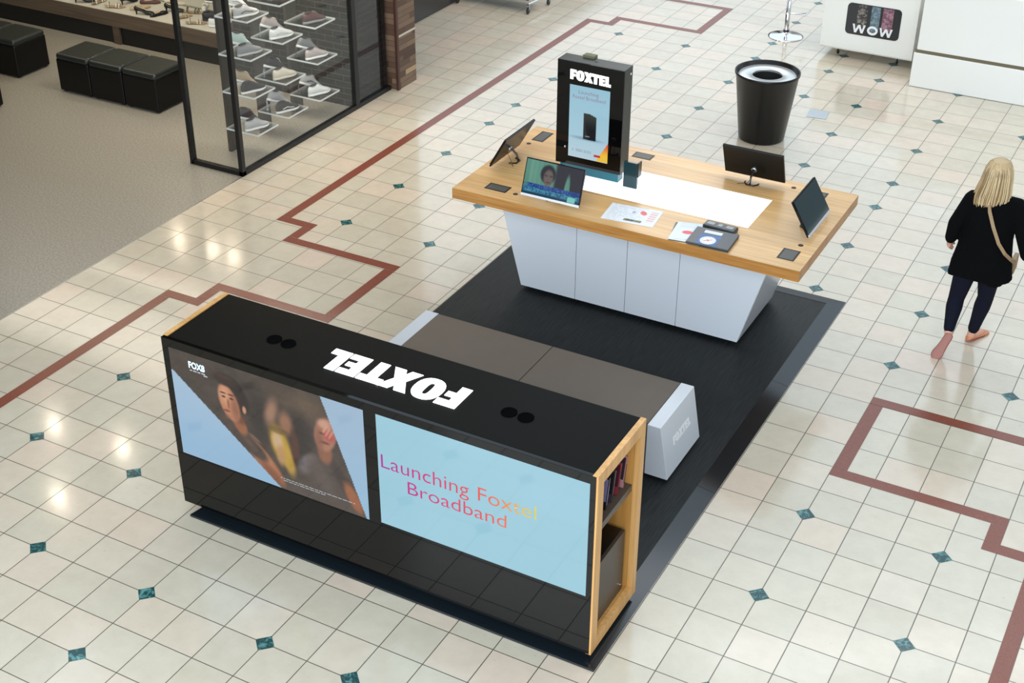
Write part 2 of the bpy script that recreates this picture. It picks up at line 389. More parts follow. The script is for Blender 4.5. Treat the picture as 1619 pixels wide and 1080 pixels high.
def sstep(a, b, x):
    t = max(0, min(1, (x-a)/(b-a))) if a != b else float(x > a)
    return t*t*(3-2*t)
def mixc(a, b, t): return tuple(a[i]*(1-t)+b[i]*t for i in range(3))
def ell(u, v, cx, cy, rx, ry, soft=0.25, rot=0.0):
    du, dv = u-cx, v-cy; c, s_ = math.cos(rot), math.sin(rot)
    d = math.hypot((du*c+dv*s_)/rx, (-du*s_+dv*c)/ry)
    return 1-sstep(1-soft, 1+soft, d)
def hsh(i, j=0): 
    x = math.sin(i*127.1+j*311.7)*43758.5453
    return x-math.floor(x)
def noise2(x, y):
    i, j = math.floor(x), math.floor(y); a, b = x-i, y-j; a = a*a*(3-2*a); b = b*b*(3-2*b)
    return (hsh(i,j)*(1-a)+hsh(i+1,j)*a)*(1-b)+(hsh(i,j+1)*(1-a)+hsh(i+1,j+1)*a)*b

# ---------------------------------------------------------------- lettering
def glyphs():
    n = 28
    def oval(cx, cy, rx, ry, p=2.0):
        return [(cx+rx*math.copysign(abs(math.cos(2*PI*k/n))**(2/p), math.cos(2*PI*k/n)), cy+ry*math.copysign(abs(math.sin(2*PI*k/n))**(2/p), math.sin(2*PI*k/n))) for k in range(n)]
    return {
     'F': (0.62, [(0,0),(0.31,0),(0.31,0.33),(0.55,0.33),(0.55,0.56),(0.31,0.56),(0.31,0.73),(0.64,0.73),(0.64,1),(0,1)], None),
     'O': (0.84, oval(0.42,0.5,0.42,0.52,2.3), oval(0.42,0.5,0.085,0.28,3.0)),
     'X': (0.80, [(0,0),(0.34,0),(0.43,0.20),(0.52,0),(0.88,0),(0.62,0.5),(0.87,1),(0.53,1),(0.44,0.80),(0.34,1),(-0.02,1),(0.25,0.5)], None),
     'T': (0.74, [(0.20,0),(0.51,0),(0.51,0.73),(0.72,0.73),(0.72,1),(-0.02,1),(-0.02,0.73),(0.20,0.73)], None),
     'E': (0.62, [(0,0),(0.60,0),(0.60,0.24),(0.30,0.24),(0.30,0.40),(0.54,0.40),(0.54,0.60),(0.30,0.60),(0.30,0.76),(0.60,0.76),(0.60,1),(0,1)], None),
     'L': (0.56, [(0,0),(0.56,0),(0.56,0.26),(0.31,0.26),(0.31,1),(0,1)], None)}
def block_word(word, width, height, thick, M, name, material, parent):
    """Heavy block letters; local x runs along the word, y up the letters, z out of the surface."""
    G = glyphs(); x = 0; items = []
    for ch in word:
        w, o, i = G[ch]; items.append((x, o, i)); x += w+0.025
    tot = x-0.025; sx = width/tot; mb = MB(); mb.M = M
    for x0, o, i in items:
        oo = [((x0+a)*sx, b*height) for a, b in o]
        if i: mb.ring(oo, [((x0+a)*sx, b*height) for a, b in i], 0, thick)
        else: mb.prism(oo, 0, thick)
    return mb.build(name, material, parent)
def text_mesh(txt, width, height, M, name, materials, parent, thin=0.0, grad=None, thick=0.001, spacing=1.0):
    cu = bpy.data.curves.new(name, 'FONT'); cu.body = txt; cu.extrude = 0.0; cu.offset = thin; cu.resolution_u = 5; cu.space_character = spacing
    tmp = bpy.data.objects.new('tmp', cu); C.objects.link(tmp); bpy.context.view_layer.update()
    dg = bpy.context.evaluated_depsgraph_get(); me = bpy.data.meshes.new_from_object(tmp.evaluated_get(dg))
    bpy.data.objects.remove(tmp); bpy.data.curves.remove(cu)
    xs = [v.co.x for v in me.vertices]; x0, x1 = min(xs), max(xs)
    sx = width/(x1-x0); sy = height/0.70   # height = cap height
    us = []
    for v in me.vertices:
        p = Vector(((v.co.x-x0)*sx, v.co.y*sy, thick)); us.append(p.x/width); v.co = M @ p
    me.name = name
    if grad:
        a = me.color_attributes.new('picture', 'FLOAT_COLOR', 'POINT'); a.data.foreach_set('color', [c for u in us for c in lin(grad(u))])
    me.materials.clear(); me.materials.append(materials)
    o = bpy.data.objects.new(name, me); C.objects.link(o); o.parent = parent
    return o
def Mface(origin, xdir, ydir):
    x = Vector(xdir).normalized(); y = Vector(ydir).normalized(); z = x.cross(y)
    m = Matrix(((x.x,y.x,z.x,origin[0]),(x.y,y.y,z.y,origin[1]),(x.z,y.z,z.z,origin[2]),(0,0,0,1)))
    return m

# ================================================================ SETTING
mb = MB()
mb.add([(-6.56,-10,0),(9,-10,0),(9,6.42,0),(-6.56,6.42,0)], [(0,1,2,3)], 0)
mb.add([(-7.52,6.42,0),(9,6.42,0),(9,22,0),(-7.52,22,0)], [(0,1,2,3)], 0)
mb.add([(-6.56,-10,-0.05),(9,-10,-0.05),(9,22,-0.05),(-7.52,22,-0.05),(-7.52,6.42,-0.05),(-6.56,6.42,-0.05)], [(5,4,3,2,1,0)], 0)
LX = [-17,-14,-11,-8,-6,-3,0,3,5,8,11,14,17]; LY = [-19,-17,-14,-11,-8,-6,-3,0,3,10,13,16,19,21,24,27,30,32,35,38,41,43,46]
hd = 0.228*T
for gx in LX:
    for gy in LY:
        if gx <= -14 and (gy > 30 or -0.5 < gy < 9): 
            if not (gy == 0): continue
        if (gx == -17 and gy == 27): pass
        if gx in (5,) : continue
        x, y = gx*T, gy*T
        mb.add([(x-hd,y,0.0012),(x,y-hd,0.0012),(x+hd,y,0.0012),(x,y+hd,0.0012)], [(0,1,2,3)], 1)
bw = 1/3
def band(x0, x1, y0, y1): mb.add([(a*T,b*T,0.0016) for a, b in ((x0,y0),(x1,y0),(x1,y1),(x0,y1))], [(0,1,2,3)], 2)
k = 0.012  # mitre joint
for a in [(-19,-19+bw,-34,3.72),(-19,-18+bw,3.73,4.06),(-18,-18+bw,4.07,4.71),(-18,-14,4.72,5.05),(-14-bw,-14,5.06,8.04),(-18,-14,8.05,8.38),(-18,-18+bw,8.39,9.09),(-19,-18+bw,9.10,9.43),(-19,-19+bw,9.44,30.79),
          (-19,-18+bw,30.80,31.13),(-18,-18+bw,31.14,31.66),(-18,-14,31.67,32.0),(-14-bw,-14,32.01,35.10),(-30,-14,35.11,35.44),
          (0,bw,5.01,7.99),(0,22,8.0,8.33),(0,4,4.67,5.0),(4-bw,4,4.01,4.66),(4-bw,5,3.67,4.0),(5-bw,5,-34,3.66)]:
    band(*a)
fl = mb.build('floor', [TILE, GREEN, RED]); fl['kind'] = 'structure'

mb = MB(); mb.box(-18, -6.56, -10, 5.36, -0.05, 0.0); mb.box(-18, -8.2, 5.36, 8.0, -0.05, 0.0); mb.box(-6.566, -6.556, -10, 6.42, -0.02, 0.002, 1)
mb.build('floor', [TERRAZZO, STEEL], kind='structure')
MB().box(-8.2, -6.64, 5.37, 6.0, 0, 3.3).build('wall_back', BRICK, kind='structure')
MB().box(-6.70, -6.60, 5.41, 6.02, 0, 3.3).build('wall_right', BRICK2, kind='structure')
MB().box(-18, -8.2, 6.95, 7.1, 0, 3.3).build('wall_back', mat('shop_back_wall', (150, 146, 130), 0.5), kind='structure')
MB().box(-18.1, -18.0, -10, 7, 0, 3.3).build('wall_left', mat('shop_side_wall', (120, 114, 104), 0.6), kind='structure')
MB().box(-18, -6.5, -10, 7.0, 3.3, 3.4).build('ceiling', mat('shop_ceiling', (150, 146, 138), 0.7), kind='structure')
MB().box(-6.8, -5.1, 0.6, 8.2, 3.55, 4.5).build('unseen_shade_slab', mat('shade_slab_brown', (104, 86, 64), 0.5), kind='structure')  # unseen slab added to shade the floor and darken its reflections
MB().box(-7.62, -7.52, 6.5, 22, 0, 1.3).build('wall_left', mat('dark_shopfront', (50, 50, 50), 0.3), kind='structure')

# recycled timber pillar at the corner of the shoe shop
def plank_mat():
    m = bpy.data.materials.new('recycled_planks'); m.use_nodes = True; nt = m.node_tree; n = nt.nodes; l = nt.links
    b = n['Principled BSDF']; tc = n.new('ShaderNodeTexCoord'); s = n.new('ShaderNodeSeparateXYZ'); l.new(tc.outputs['Object'], s.inputs[0])
    z = math_node(nt, 'MULTIPLY', s.outputs['Z'], 16.0); fz = math_node(nt, 'FLOOR', z)
    xy = math_node(nt, 'MULTIPLY', math_node(nt, 'ADD', s.outputs['X'], s.outputs['Y']), 2.6); fx = math_node(nt, 'FLOOR', math_node(nt, 'ADD', xy, math_node(nt, 'MULTIPLY', fz, 0.37)))
    cv = n.new('ShaderNodeCombineXYZ'); l.new(fz, cv.inputs[0]); l.new(fx, cv.inputs[1])
    wn = n.new('ShaderNodeTexWhiteNoise'); l.new(cv.outputs[0], wn.inputs['Vector']); r = n.new('ShaderNodeValToRGB'); l.new(wn.outputs['Value'], r.inputs[0])
    e = r.color_ramp.elements; e[0].color = lin((70, 48, 36)); e[1].color = lin((150, 122, 92))
    for p_, c_ in ((0.35, (98, 76, 60)), (0.6, (120, 98, 80)), (0.8, (84, 62, 50)), (0.95, (172, 146, 112))): q = e.new(p_); q.color = lin(c_)
    fr = math_node(nt, 'FRACT', z); gp = math_node(nt, 'GREATER_THAN', fr, 0.06)
    mx = n.new('ShaderNodeMix'); mx.data_type = 'RGBA'; l.new(gp, mx.inputs['Factor']); mx.inputs['A'].default_value = lin((30, 20, 16)); l.new(r.outputs[0], mx.inputs['B'])
    l.new(mx.outputs['Result'], b.inputs['Base Color']); b.inputs['Roughness'].default_value = 0.5
    return m
PLANK = plank_mat()
pil = thing('pillar', 'pillar clad in recycled timber planks at the shoe shop corner', 'pillar', (-6.6, 6.24, 0))
MB().box(-0.13, 0.13, -0.19, 0.19, 0, 3.0).build('core', PLANK, pil)
MB().box(0.115, 0.145, -0.21, -0.17, 0, 3.0).build('corner_strip', mat('dark_timber', (66, 38, 28), 0.4), pil)
MB().box(0.131, 0.136, -0.17, 0.19, 0.60, 0.625).build('pale_strip', mat('pale_strip', (196, 184, 168), 0.4), pil)

# ---- glazed display window of the shoe shop
win = MB()
win.box(-7.19, -6.55, 3.335, 3.385, 0, 0.05); win.box(-6.60, -6.55, 3.385, 6.02, 0, 0.05)
for (a, b) in ((-7.215, 3.335), (-6.60, 3.335)): win.box(a, a+0.05, b, b+0.05, 0, 3.0)
win.box(-6.60, -6.55, 5.33, 5.40, 0.05, 3.0); win.box(-6.60, -6.55, 3.385, 6.02, 2.9, 3.0); win.box(-7.19, -6.6, 3.335, 3.385, 2.9, 3.0)
wf = win.build('window_1', BLACK_MET, bevel=0.003, kind='structure')
g1 = MB().box(-6.579, -6.571, 3.385, 5.33, 0.05, 2.9).build('pane', GLASS, wf)
g2 = MB().box(-7.165, -6.60, 3.356, 3.364, 0.05, 2.9).build('pane', GLASS, wf)
g3 = MB().box(-6.579, -6.571, 5.40, 6.01, 0.05, 2.9).build('pane', GLASS, wf)

# ================================================================ KIOSK PLATFORM
px0, px1, py0, py1 = -3.55, -0.605, -1.085, 3.785
pf = thing('display_platform', 'low charcoal ribbed platform with a slate ramp edge on the tiled floor', 'platform', ((px0+px1)/2, (py0+py1)/2, 0))
hx, hy = (px1-px0)/2, (py1-py0)/2
MB().box(-hx+0.03, hx-0.13, -hy+0.10, hy-0.12, 0.003, 0.022).build('rubber_mat', CARPET, pf)
def ramp(x0, y0, x1, y1, ix0, iy0, ix1, iy1, zo=0.004, zi=0.024):
    mb = MB()
    mb.hexa([(x0,y0,0.0035),(x1,y1,0.0035),(ix1,iy1,0.0035),(ix0,iy0,0.0035),(x0,y0,zo),(x1,y1,zo),(ix1,iy1,zi),(ix0,iy0,zi)])
    return mb.build('edge_strip', EDGE, pf)
w = 0.13
mid = 0.5
ramp(hx, -hy, hx, -hy+1.9, hx-w, -hy+w, hx-w, -hy+1.9)
ramp(hx, -hy+1.903, hx, -hy+3.4, hx-w, -hy+1.903, hx-w, -hy+3.4)
ramp(hx, -hy+3.403, hx, hy, hx-w, -hy+3.403, hx-w, hy-w)
ramp(hx, hy, -hx, hy, hx-w, hy-w, -hx+0.03, hy-w)
ramp(-hx, -hy, hx, -hy, -hx+0.03, -hy+w, hx-w, -hy+w, 0.020, 0.0235)
ramp(-hx, hy, -hx, -hy, -hx+0.03, hy-w, -hx+0.03, -hy+w)

# ================================================================ MEDIA CONSOLE (twin screens)
cx0, cx1, cyf, cyb, cz0, cz1 = -3.640, -0.656, -1.026, -0.398, 0.062, 1.334
con = thing('media_console', 'long black media console with two big screens and oak ends', 'console', ((cx0+cx1)/2, (cyf+cyb)/2, 0.024))
ox, oy, oz = con.location
def L(x, y, z): return (x-ox, y-oy, z-oz)
mb = MB(); mb.M = Matrix.Translation((-ox,-oy,-oz))
mb.box(cx0+0.035, cx1-0.035, cyf+0.03, cyb, cz1-0.03, cz1-0.002)                       # top
mb.build('top_panel', BLACK_TOP, con, bevel=0.002)
mb = MB(); mb.M = Matrix.Translation((-ox,-oy,-oz))
mb.box(cx0+0.004, cx1-0.012, cyf, cyf+0.028, cz0, cz1-0.001)
mb.build('front_panel', BLACK_GLOSS, con, bevel=0.0015)
mb = MB(); mb.M = Matrix.Translation((-ox,-oy,-oz))
mb.box(cx0+0.035, -1.12, cyf+0.03, cyb-0.002, cz0, cz1-0.032)                            # closed carcass behind screens
mb.box(-1.12, cx1-0.04, cyf+0.028, cyf+0.05, cz0+0.02, cz1-0.032)
mb.build('carcass', BLACK_SAT, con)
mb = MB(); mb.M = Matrix.Translation((-ox,-oy,-oz))
mb.box(cx0+0.12, cx1-0.14, cyf+0.10, cyb-0.08, 0.0245, cz0)
mb.build('plinth', BLACK_SAT, con)
# oak ends: left solid, right an open frame
def oakend(x0, x1, opening):
    mb = MB(); mb.M = Matrix.Translation((-ox,-oy,-oz))
    yf, yb, za, zb = cyf+0.003, cyb, cz0-0.004, cz1+0.003
    if not opening: mb.box(x0, x1, cyf+0.029, yb, za, zb)
    else:
        a, b_, c, d = cyf+0.078, cyb-0.062, cz0+0.072, cz1-0.078
        o = [(yf,za),(yb,za),(yb,zb),(yf,zb)]; i = [(a,c),(b_,c),(b_,d),(a,d)]
        for q in range(4):
            r = (q+1) % 4
            A, B, Cc, D = o[q], o[r], i[r], i[q]
            mb.add([(x1,*A),(x1,*B),(x1,*Cc),(x1,*D),(x0,*A),(x0,*B),(x0,*Cc),(x0,*D)], [(0,1,2,3),(7,6,5,4),(0,4,5,1),(3,2,6,7)])
    return mb.build('side_panel', OAK_V, con)
oakend(cx0, cx0+0.034, False)
oakend(cx1-0.034, cx1, True)
# inside of the open end
ia, ib, ic, idd = cyf+0.078, cyb-0.062, cz0+0.072, cz1-0.078
mb = MB(); mb.M = Matrix.Translation((-ox,-oy,-oz)); xb = -1.10
mb.box(xb, cx1-0.035, ib, ib+0.02, ic-0.02, idd+0.02); mb.box(xb, cx1-0.035, ia-0.02, ia, ic-0.02, idd+0.02)
mb.box(xb, cx1-0.035, ia, ib, ic-0.02, ic); mb.box(xb, cx1-0.035, ia, ib, idd, idd+0.02); mb.box(xb-0.015, xb, ia-0.02, ib+0.02, ic-0.02, idd+0.02)
mb.build('niche_lining', OAK_IN, con)
mb = MB(); mb.M = Matrix.Translation((-ox,-oy,-oz)); mb.box(xb, cx1-0.038, ia, ib, 0.855, 0.90)
mb.build('shelf', mat('grey_brown_laminate', (80, 70, 60), 0.4), con)
mb = MB(); mb.M = Matrix.Translation((-ox,-oy,-oz)); mb.box(xb, cx1-0.07, ia, ib-0.035, ic, 0.585)
mb.build('drawer_box', BLACK_SAT, con)
mb = MB(); mb.M = Matrix.Translation((-ox,-oy,-oz)); mb.box(cx1-0.07, cx1-0.05, ia+0.004, ib-0.035, ic+0.004, 0.585)
dr = mb.build('door', mat('bronze_grey_gloss', (66, 58, 50), 0.3, spec=0.25), con)
mb = MB(); mb.M = Matrix.Translation((-ox,-oy,-oz)) @ Matrix.Translation((cx1-0.048, ib-0.075, 0.20)) @ Matrix.Rotation(PI/2, 4, 'Y'); mb.lathe([(0.006,0),(0.006,0.006)], n=14)
mb.build('lock', CHROME, dr)
# screens
SCREEN = vcol_mat('screen_picture', 0.92)
SCREEN_DIM = vcol_mat('screen_picture_dim', 0.92)
def ad_left(u, v):
    ul = 0.01+(0.794-v)*(0.522/0.777); ur = 0.793+(0.989-v)*(0.19/0.969)
    if u < ul and v < 0.795: return mixc((146, 184, 214), (164, 192, 216), sstep(0, 0.8, v))
    if u > ur: return mixc((148, 188, 216), (160, 186, 210), v)
    n1, n2, n3 = noise2(u*9, v*7), noise2(u*26+5, v*18), noise2(u*70, v*50)
    c = mixc((74, 62, 54), (62, 54, 50), v); c = mixc(c, (98, 80, 64), n1*0.45); c = mixc(c, (38, 32, 30), n2*0.35)
    c = mixc(c, (120, 96, 72), 0.55*ell(u,v,0.71,0.86,0.10,0.11,0.9)); c = mixc(c, (88, 78, 72), 0.5*(1-sstep(0,0.22,v)))
    c = mixc(c, (30, 24, 22), 0.7*ell(u,v,0.665,0.52,0.06,0.24,0.6)); c = mixc(c, (34, 28, 26), 0.6*ell(u,v,0.46,0.62,0.05,0.22,0.7))
    # blurred figures in the middle
    c = mixc(c, (164, 122, 98), 0.9*ell(u,v,0.527,0.70,0.030,0.12,0.7,-0.15)); c = mixc(c, (150, 106, 80), 0.95*ell(u,v,0.600,0.64,0.034,0.10,0.6))
    c = mixc(c, (176, 142, 44), ell(u,v,0.562,0.42,0.050,0.17,0.35,0.1)); c = mixc(c, (188, 152, 58), 0.9*ell(u,v,0.598,0.30,0.030,0.14,0.4,0.1))
    c = mixc(c, (200, 168, 130), ell(u,v,0.548,0.45,0.028,0.085,0.5)); c = mixc(c, (182, 140, 96), 0.9*ell(u,v,0.560,0.32,0.022,0.09,0.5))
    c = mixc(c, (86, 48, 36), 0.85*ell(u,v,0.640,0.44,0.022,0.15,0.5)); c = mixc(c, (92, 70, 40), 0.6*ell(u,v,0.56,0.55,0.05,0.03,0.5))
    # man on the right with a hand to his face
    c = mixc(c, (104, 96, 96), ell(u,v,0.705,0.33,0.050,0.11,0.35,-0.3)); c = mixc(c, (78, 66, 60), ell(u,v,0.815,0.22,0.115,0.24,0.25))
    c = mixc(c, (96, 84, 78), 0.6*ell(u,v,0.77,0.25,0.04,0.16,0.6,0.3)); c = mixc(c, (52, 42, 38), 0.7*ell(u,v,0.87,0.30,0.03,0.16,0.6,0.3))
    c = mixc(c, (138, 90, 66), ell(u,v,0.795,0.49,0.036,0.10,0.3)); c = mixc(c, (168, 116, 92), ell(u,v,0.803,0.66,0.055,0.155,0.16,-0.1))
    c = mixc(c, (128, 84, 66), 0.7*ell(u,v,0.770,0.60,0.02,0.12,0.7)); c = mixc(c, (206, 158, 136), 0.8*ell(u,v,0.800,0.755,0.032,0.04,0.6))
    c = mixc(c, (176, 72, 76), 0.75*ell(u,v,0.822,0.655,0.030,0.045,0.5)); c = mixc(c, (96, 44, 40), 0.7*ell(u,v,0.800,0.585,0.022,0.012,0.5))
    for k in range(3): c = mixc(c, (220, 160, 138), 0.6*ell(u,v,0.800+0.016*k,0.70-0.012*k,0.006,0.045,0.5,-0.3))
    c = mixc(c, (78, 38, 32), 0.6*ell(u,v,0.785,0.665,0.012,0.012,0.5)); c = mixc(c, (152, 92, 58), ell(u,v,0.925,0.15,0.032,0.13,0.35,0.25))
    # young man on the left: shoulder, singlet, neck, head
    c = mixc(c, (158, 100, 66), ell(u,v,0.470,0.20,0.055,0.20,0.2,0.42)); c = mixc(c, (196, 134, 92), 0.7*ell(u,v,0.462,0.26,0.025,0.12,0.6,0.42)); c = mixc(c, (110, 66, 44), 0.6*ell(u,v,0.505,0.10,0.03,0.12,0.6,0.4))
    c = mixc(c, (70, 56, 50), ell(u,v,0.400,0.315,0.050,0.13,0.25,0.6)); c = mixc(c, (96, 78, 68), 0.6*ell(u,v,0.39,0.34,0.02,0.07,0.6,0.6))
    c = mixc(c, (132, 98, 84), 0.8*ell(u,v,0.425,0.40,0.045,0.010,0.5,-0.8))
    c = mixc(c, (150, 94, 62), ell(u,v,0.350,0.49,0.034,0.10,0.25,0.2)); c = mixc(c, (92, 54, 38), 0.7*ell(u,v,0.362,0.53,0.028,0.04,0.6))
    c = mixc(c, (34, 22, 18), ell(u,v,0.340,0.755,0.064,0.155,0.2,0.25))
    c = mixc(c, (186, 126, 94), ell(u,v,0.304,0.655,0.052,0.165,0.13,0.12)); c = mixc(c, (216, 160, 124), 0.75*ell(u,v,0.285,0.72,0.024,0.08,0.7)); c = mixc(c, (118, 72, 52), 0.6*ell(u,v,0.338,0.61,0.022,0.12,0.8))
    c = mixc(c, (198, 142, 112), ell(u,v,0.384,0.635,0.010,0.035,0.4)); c = mixc(c, (42, 28, 22), ell(u,v,0.300,0.862,0.062,0.055,0.3,-0.35)); c = mixc(c, (70, 46, 34), 0.7*ell(u,v,0.28+0.01*n3,0.885,0.05,0.025,0.8,-0.3))
    for ex in (0.276, 0.318): c = mixc(c, (56, 32, 26), 0.85*ell(u,v,ex,0.735,0.016,0.007,0.5)); c = mixc(c, (60, 34, 28), 0.9*ell(u,v,ex+0.002,0.700,0.010,0.010,0.5))
    c = mixc(c, (126, 74, 54), 0.7*ell(u,v,0.300,0.645,0.006,0.045,0.5)); c = mixc(c, (120, 60, 50), 0.9*ell(u,v,0.288,0.575,0.018,0.010,0.4)); c = mixc(c, (140, 86, 62), 0.5*ell(u,v,0.290,0.52,0.018,0.02,0.6))
    return mixc(c, (255, 230, 200), 0.03*n3)
def plain_blue(u, v):
    return mixc((158, 205, 224), (150, 200, 216), noise2(u*5, v*4))
sxc = (-3.585-2.15)/2
picture('screen', 1.435, 0.800, 240, 134, ad_left, SCREEN, con, Matrix.Translation(L(sxc, cyf-0.0015, 0.478)))
s2 = picture('screen', 1.362, 0.788, 8, 6, plain_blue, SCREEN, con, Matrix.Translation(L((-2.063-0.702)/2, cyf-0.0015, 0.492)))
def rainbow(u):
    st = [(0,(178,26,150)),(0.3,(206,28,120)),(0.55,(224,52,72)),(0.75,(236,112,62)),(0.9,(230,186,70)),(1.0,(216,206,96))]
    for (a, ca), (b_, cb) in zip(st, st[1:]):
        if u <= b_: return mixc(ca, cb, (u-a)/(b_-a))
    return st[-1][1]
TXT = vcol_mat('screen_text', 0.95)
bx = -2.063
text_mesh('Launching', 0.590, 0.098, Mface(L(bx+0.022, cyf-0.0025, 0.912), (1,0,0), (0,0,1)), 'screen_text', TXT, s2, thin=-0.006, grad=lambda u: rainbow(u*0.58), thick=0.0005)
text_mesh('Foxtel', 0.372, 0.098, Mface(L(bx+0.672, cyf-0.0025, 0.912), (1,0,0), (0,0,1)), 'screen_text', TXT, s2, thin=-0.006, grad=lambda u: rainbow(0.62+0.38*u), thick=0.0005)
text_mesh('Broadband', 0.655, 0.092, Mface(L(bx+0.2, cyf-0.0025, 0.782), (1,0,0), (0,0,1)), 'screen_text', TXT, s2, thin=-0.006, grad=lambda u: rainbow(0.15+u*0.58), thick=0.0005)
SMALLTXT = mat('screen_small_text', (190, 220, 235), 0.4, emit=(170, 205, 225), es=0.9)
lw = text_mesh('FOX8', 0.125, 0.045, Mface(L(-3.585+0.15, cyf-0.003, 1.175), (1,0,0), (0,0,1)), 'screen_caption', SMALLTXT, con, thin=0.035)
DIMCAP = mat('screen_dim_caption', (120, 118, 116), 0.4, emit=(128, 132, 136), es=0.8)
capw = random.Random(3)
for x, xe, z, h_ in ((-3.43, -3.33, 1.152, 0.010), (-3.325, -3.29, 1.140, 0.010), (-2.80, -2.25, 0.560, 0.005), (-2.78, -2.47, 0.545, 0.005)):
    mb = MB()
    while x < xe:
        wd = capw.uniform(0.012, 0.04); mb.box(x, x+wd, cyf-0.0032, cyf-0.0026, z, z+h_); x += wd+0.007
    mb.v = [(a-ox, b-oy, c-oz) for a, b, c in mb.v]
    mb.build('screen_caption', DIMCAP, con)
# logo on top, read from the seating side
M = Mface(L(-1.652, -0.622, cz1), (-1,0,0), (0,-1,0))
block_word('FOXTEL', 0.955, 0.215, 0.004, M, 'logo_lettering', LETTER, con)
for gx_ in (-3.006, -2.900, -1.365, -1.258):
    mb = MB(); c = L(gx_, -0.712, cz1-0.002); mb.lathe([(0.048,c[2]),(0.048,c[2]+0.004),(0.040,c[2]+0.004),(0.036,c[2]+0.0015),(0.0005,c[2]+0.0015)], c[0], c[1], n=28)
    mb.build('speaker_grille', mat('speaker_black', (5,5,5), 0.9, spec=0.02), con)

# brochures standing in the niche
bcol = [((104, 112, 60), (46, 40, 44)), ((40, 34, 44), (70, 60, 86)), ((30, 26, 34), (120, 110, 140)), ((60, 50, 60), (30, 28, 30)), ((128, 44, 52), (70, 30, 40)), ((170, 120, 124), (52, 40, 50))]
bname = ['olive fronted', 'charcoal', 'violet fronted', 'dark grey', 'red fronted', 'pink and plum']
bpos = ['nearest the screen side of the oak niche', 'second in from the screen side of the oak niche', 'in the middle left of the oak niche', 'in the middle right of the oak niche', 'second from the seat side of the oak niche', 'nearest the seat side of the oak niche']
for i_, (c1, c2) in enumerate(bcol):
    y = ia+0.045+i_*0.078
    mb = MB(); mb.M = Matrix.Rotation(R(-12), 4, 'X'); mb.box(-0.09, 0.09, -0.006, 0.006, 0, 0.20, 0); mb.box(0.0901, 0.0906, -0.005, 0.005, 0.03, 0.15, 1)
    mb.box(-0.085, 0.085, -0.0068, -0.0061, 0.05, 0.19, 1)
    tag(mb.build('brochure', [mat('brochure_a_%d' % i_, c1, 0.25), mat('brochure_b_%d' % i_, c2, 0.25)]), '%s brochure standing on the shelf %s' % (bname[i_], bpos[i_]), 'brochure', 'brochures in the oak niche', (cx1-0.16, y, 0.9015))

# ================================================================ SEATING BENCH
bz = 0.45
bn = thing('bench', 'low bench with two taupe cushions between white trapezoid ends behind the console', 'bench', (-2.1, 1.04, 0.024))
bo = bn.location
for (a, b_) in ((-3.082, -2.108), (-2.104, -1.102)):
    mb = MB(); mb.box(a-bo.x, b_-bo.x, 0.752-bo.y, 1.318-bo.y, bz-0.13, bz-0.008-bo.z+0.014)
    mb.build('seat_cushion', TAUPE, bn, bevel=0.006, seg=3)
mb = MB(); mb.box(-3.082-bo.x, -1.102-bo.x, 0.772-bo.y, 1.30-bo.y, 0.006, bz-0.13); mb.build('base_box', mat('taupe_panel', (96, 90, 86), 0.4), bn)
def bend(xi, xo_t, xo_b, name):
    mb = MB(); z0, z1 = 0.045-0.024, bz-0.024
    a, b_, c = xi-bo.x, xo_b-bo.x, xo_t-bo.x; s = [(a,z0),(b_,z0),(c,z1),(a,z1)]
    if xo_b < xi: s = s[::-1]
    yf0, yb0 = 0.742-bo.y, 1.33-bo.y; yfb, ybb = 0.762-bo.y, 1.36-bo.y
    P = [(s[0][0],yf0,s[0][1]),(s[1][0],yf0,s[1][1]),(s[2][0],yf0,s[2][1]),(s[3][0],yf0,s[3][1])]
    Q = [(x, yb0, z) for x, _, z in P]
    mb.add(P+Q, [(0,1,2,3),(7,6,5,4),(0,4,5,1),(1,5,6,2),(2,6,7,3),(3,7,4,0)])
    return mb.build(name, WHITE, bn, bevel=0.003)
e1 = bend(-1.1, -1.003, -0.93, 'end_panel'); e2 = bend(-3.084, -3.195, -3.27, 'end_panel')
mb = MB(); mb.box(-3.2-bo.x, -0.97-bo.x, 0.80-bo.y, 1.28-bo.y, 0.0005, 0.0215); mb.build('plinth', BLACK_SAT, bn)
sl = (0.93-1.003)/(bz-0.045)
dirz = Vector((0.073*-1, 0, 0.405)).normalized()
M = Mface((-0.962-bo.x-0.0, 0.905-bo.y, 0.222-bo.z), (0,1,0), dirz)
block_word('FOXTEL', 0.30, 0.065, 0.0012, M, 'logo_lettering', PALE_LETTER, e1)

# ================================================================ DISPLAY TABLE
tz0, tz1 = 1.014, 1.101
tb = thing('display_table', 'oak topped table on a splayed white base with a lit panel', 'table', (-2.1, 2.83, 0.024))
to = tb.location
def TM(): mb = MB(); mb.M = Matrix.Translation((-to.x,-to.y,-to.z)); return mb
lx0, lx1, ly0, ly1 = -2.86, -1.133, 2.580, 3.118
mb = TM(); X0, X1, Y0, Y1 = -3.415, -0.574, 2.111, 3.54
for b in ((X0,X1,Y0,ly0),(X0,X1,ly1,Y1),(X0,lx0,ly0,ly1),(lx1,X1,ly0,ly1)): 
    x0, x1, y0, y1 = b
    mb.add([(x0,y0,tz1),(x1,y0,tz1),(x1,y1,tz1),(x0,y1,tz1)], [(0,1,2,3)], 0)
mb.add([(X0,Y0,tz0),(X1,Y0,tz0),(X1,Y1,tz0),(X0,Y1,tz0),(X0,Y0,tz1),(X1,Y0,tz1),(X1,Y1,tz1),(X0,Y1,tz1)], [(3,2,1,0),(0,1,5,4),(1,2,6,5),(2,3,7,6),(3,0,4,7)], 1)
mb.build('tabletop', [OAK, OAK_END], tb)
TM().box(lx0, lx1, ly0, ly1, tz1-0.012, tz1+0.0005).build('light_panel', LIGHTBOX, tb)
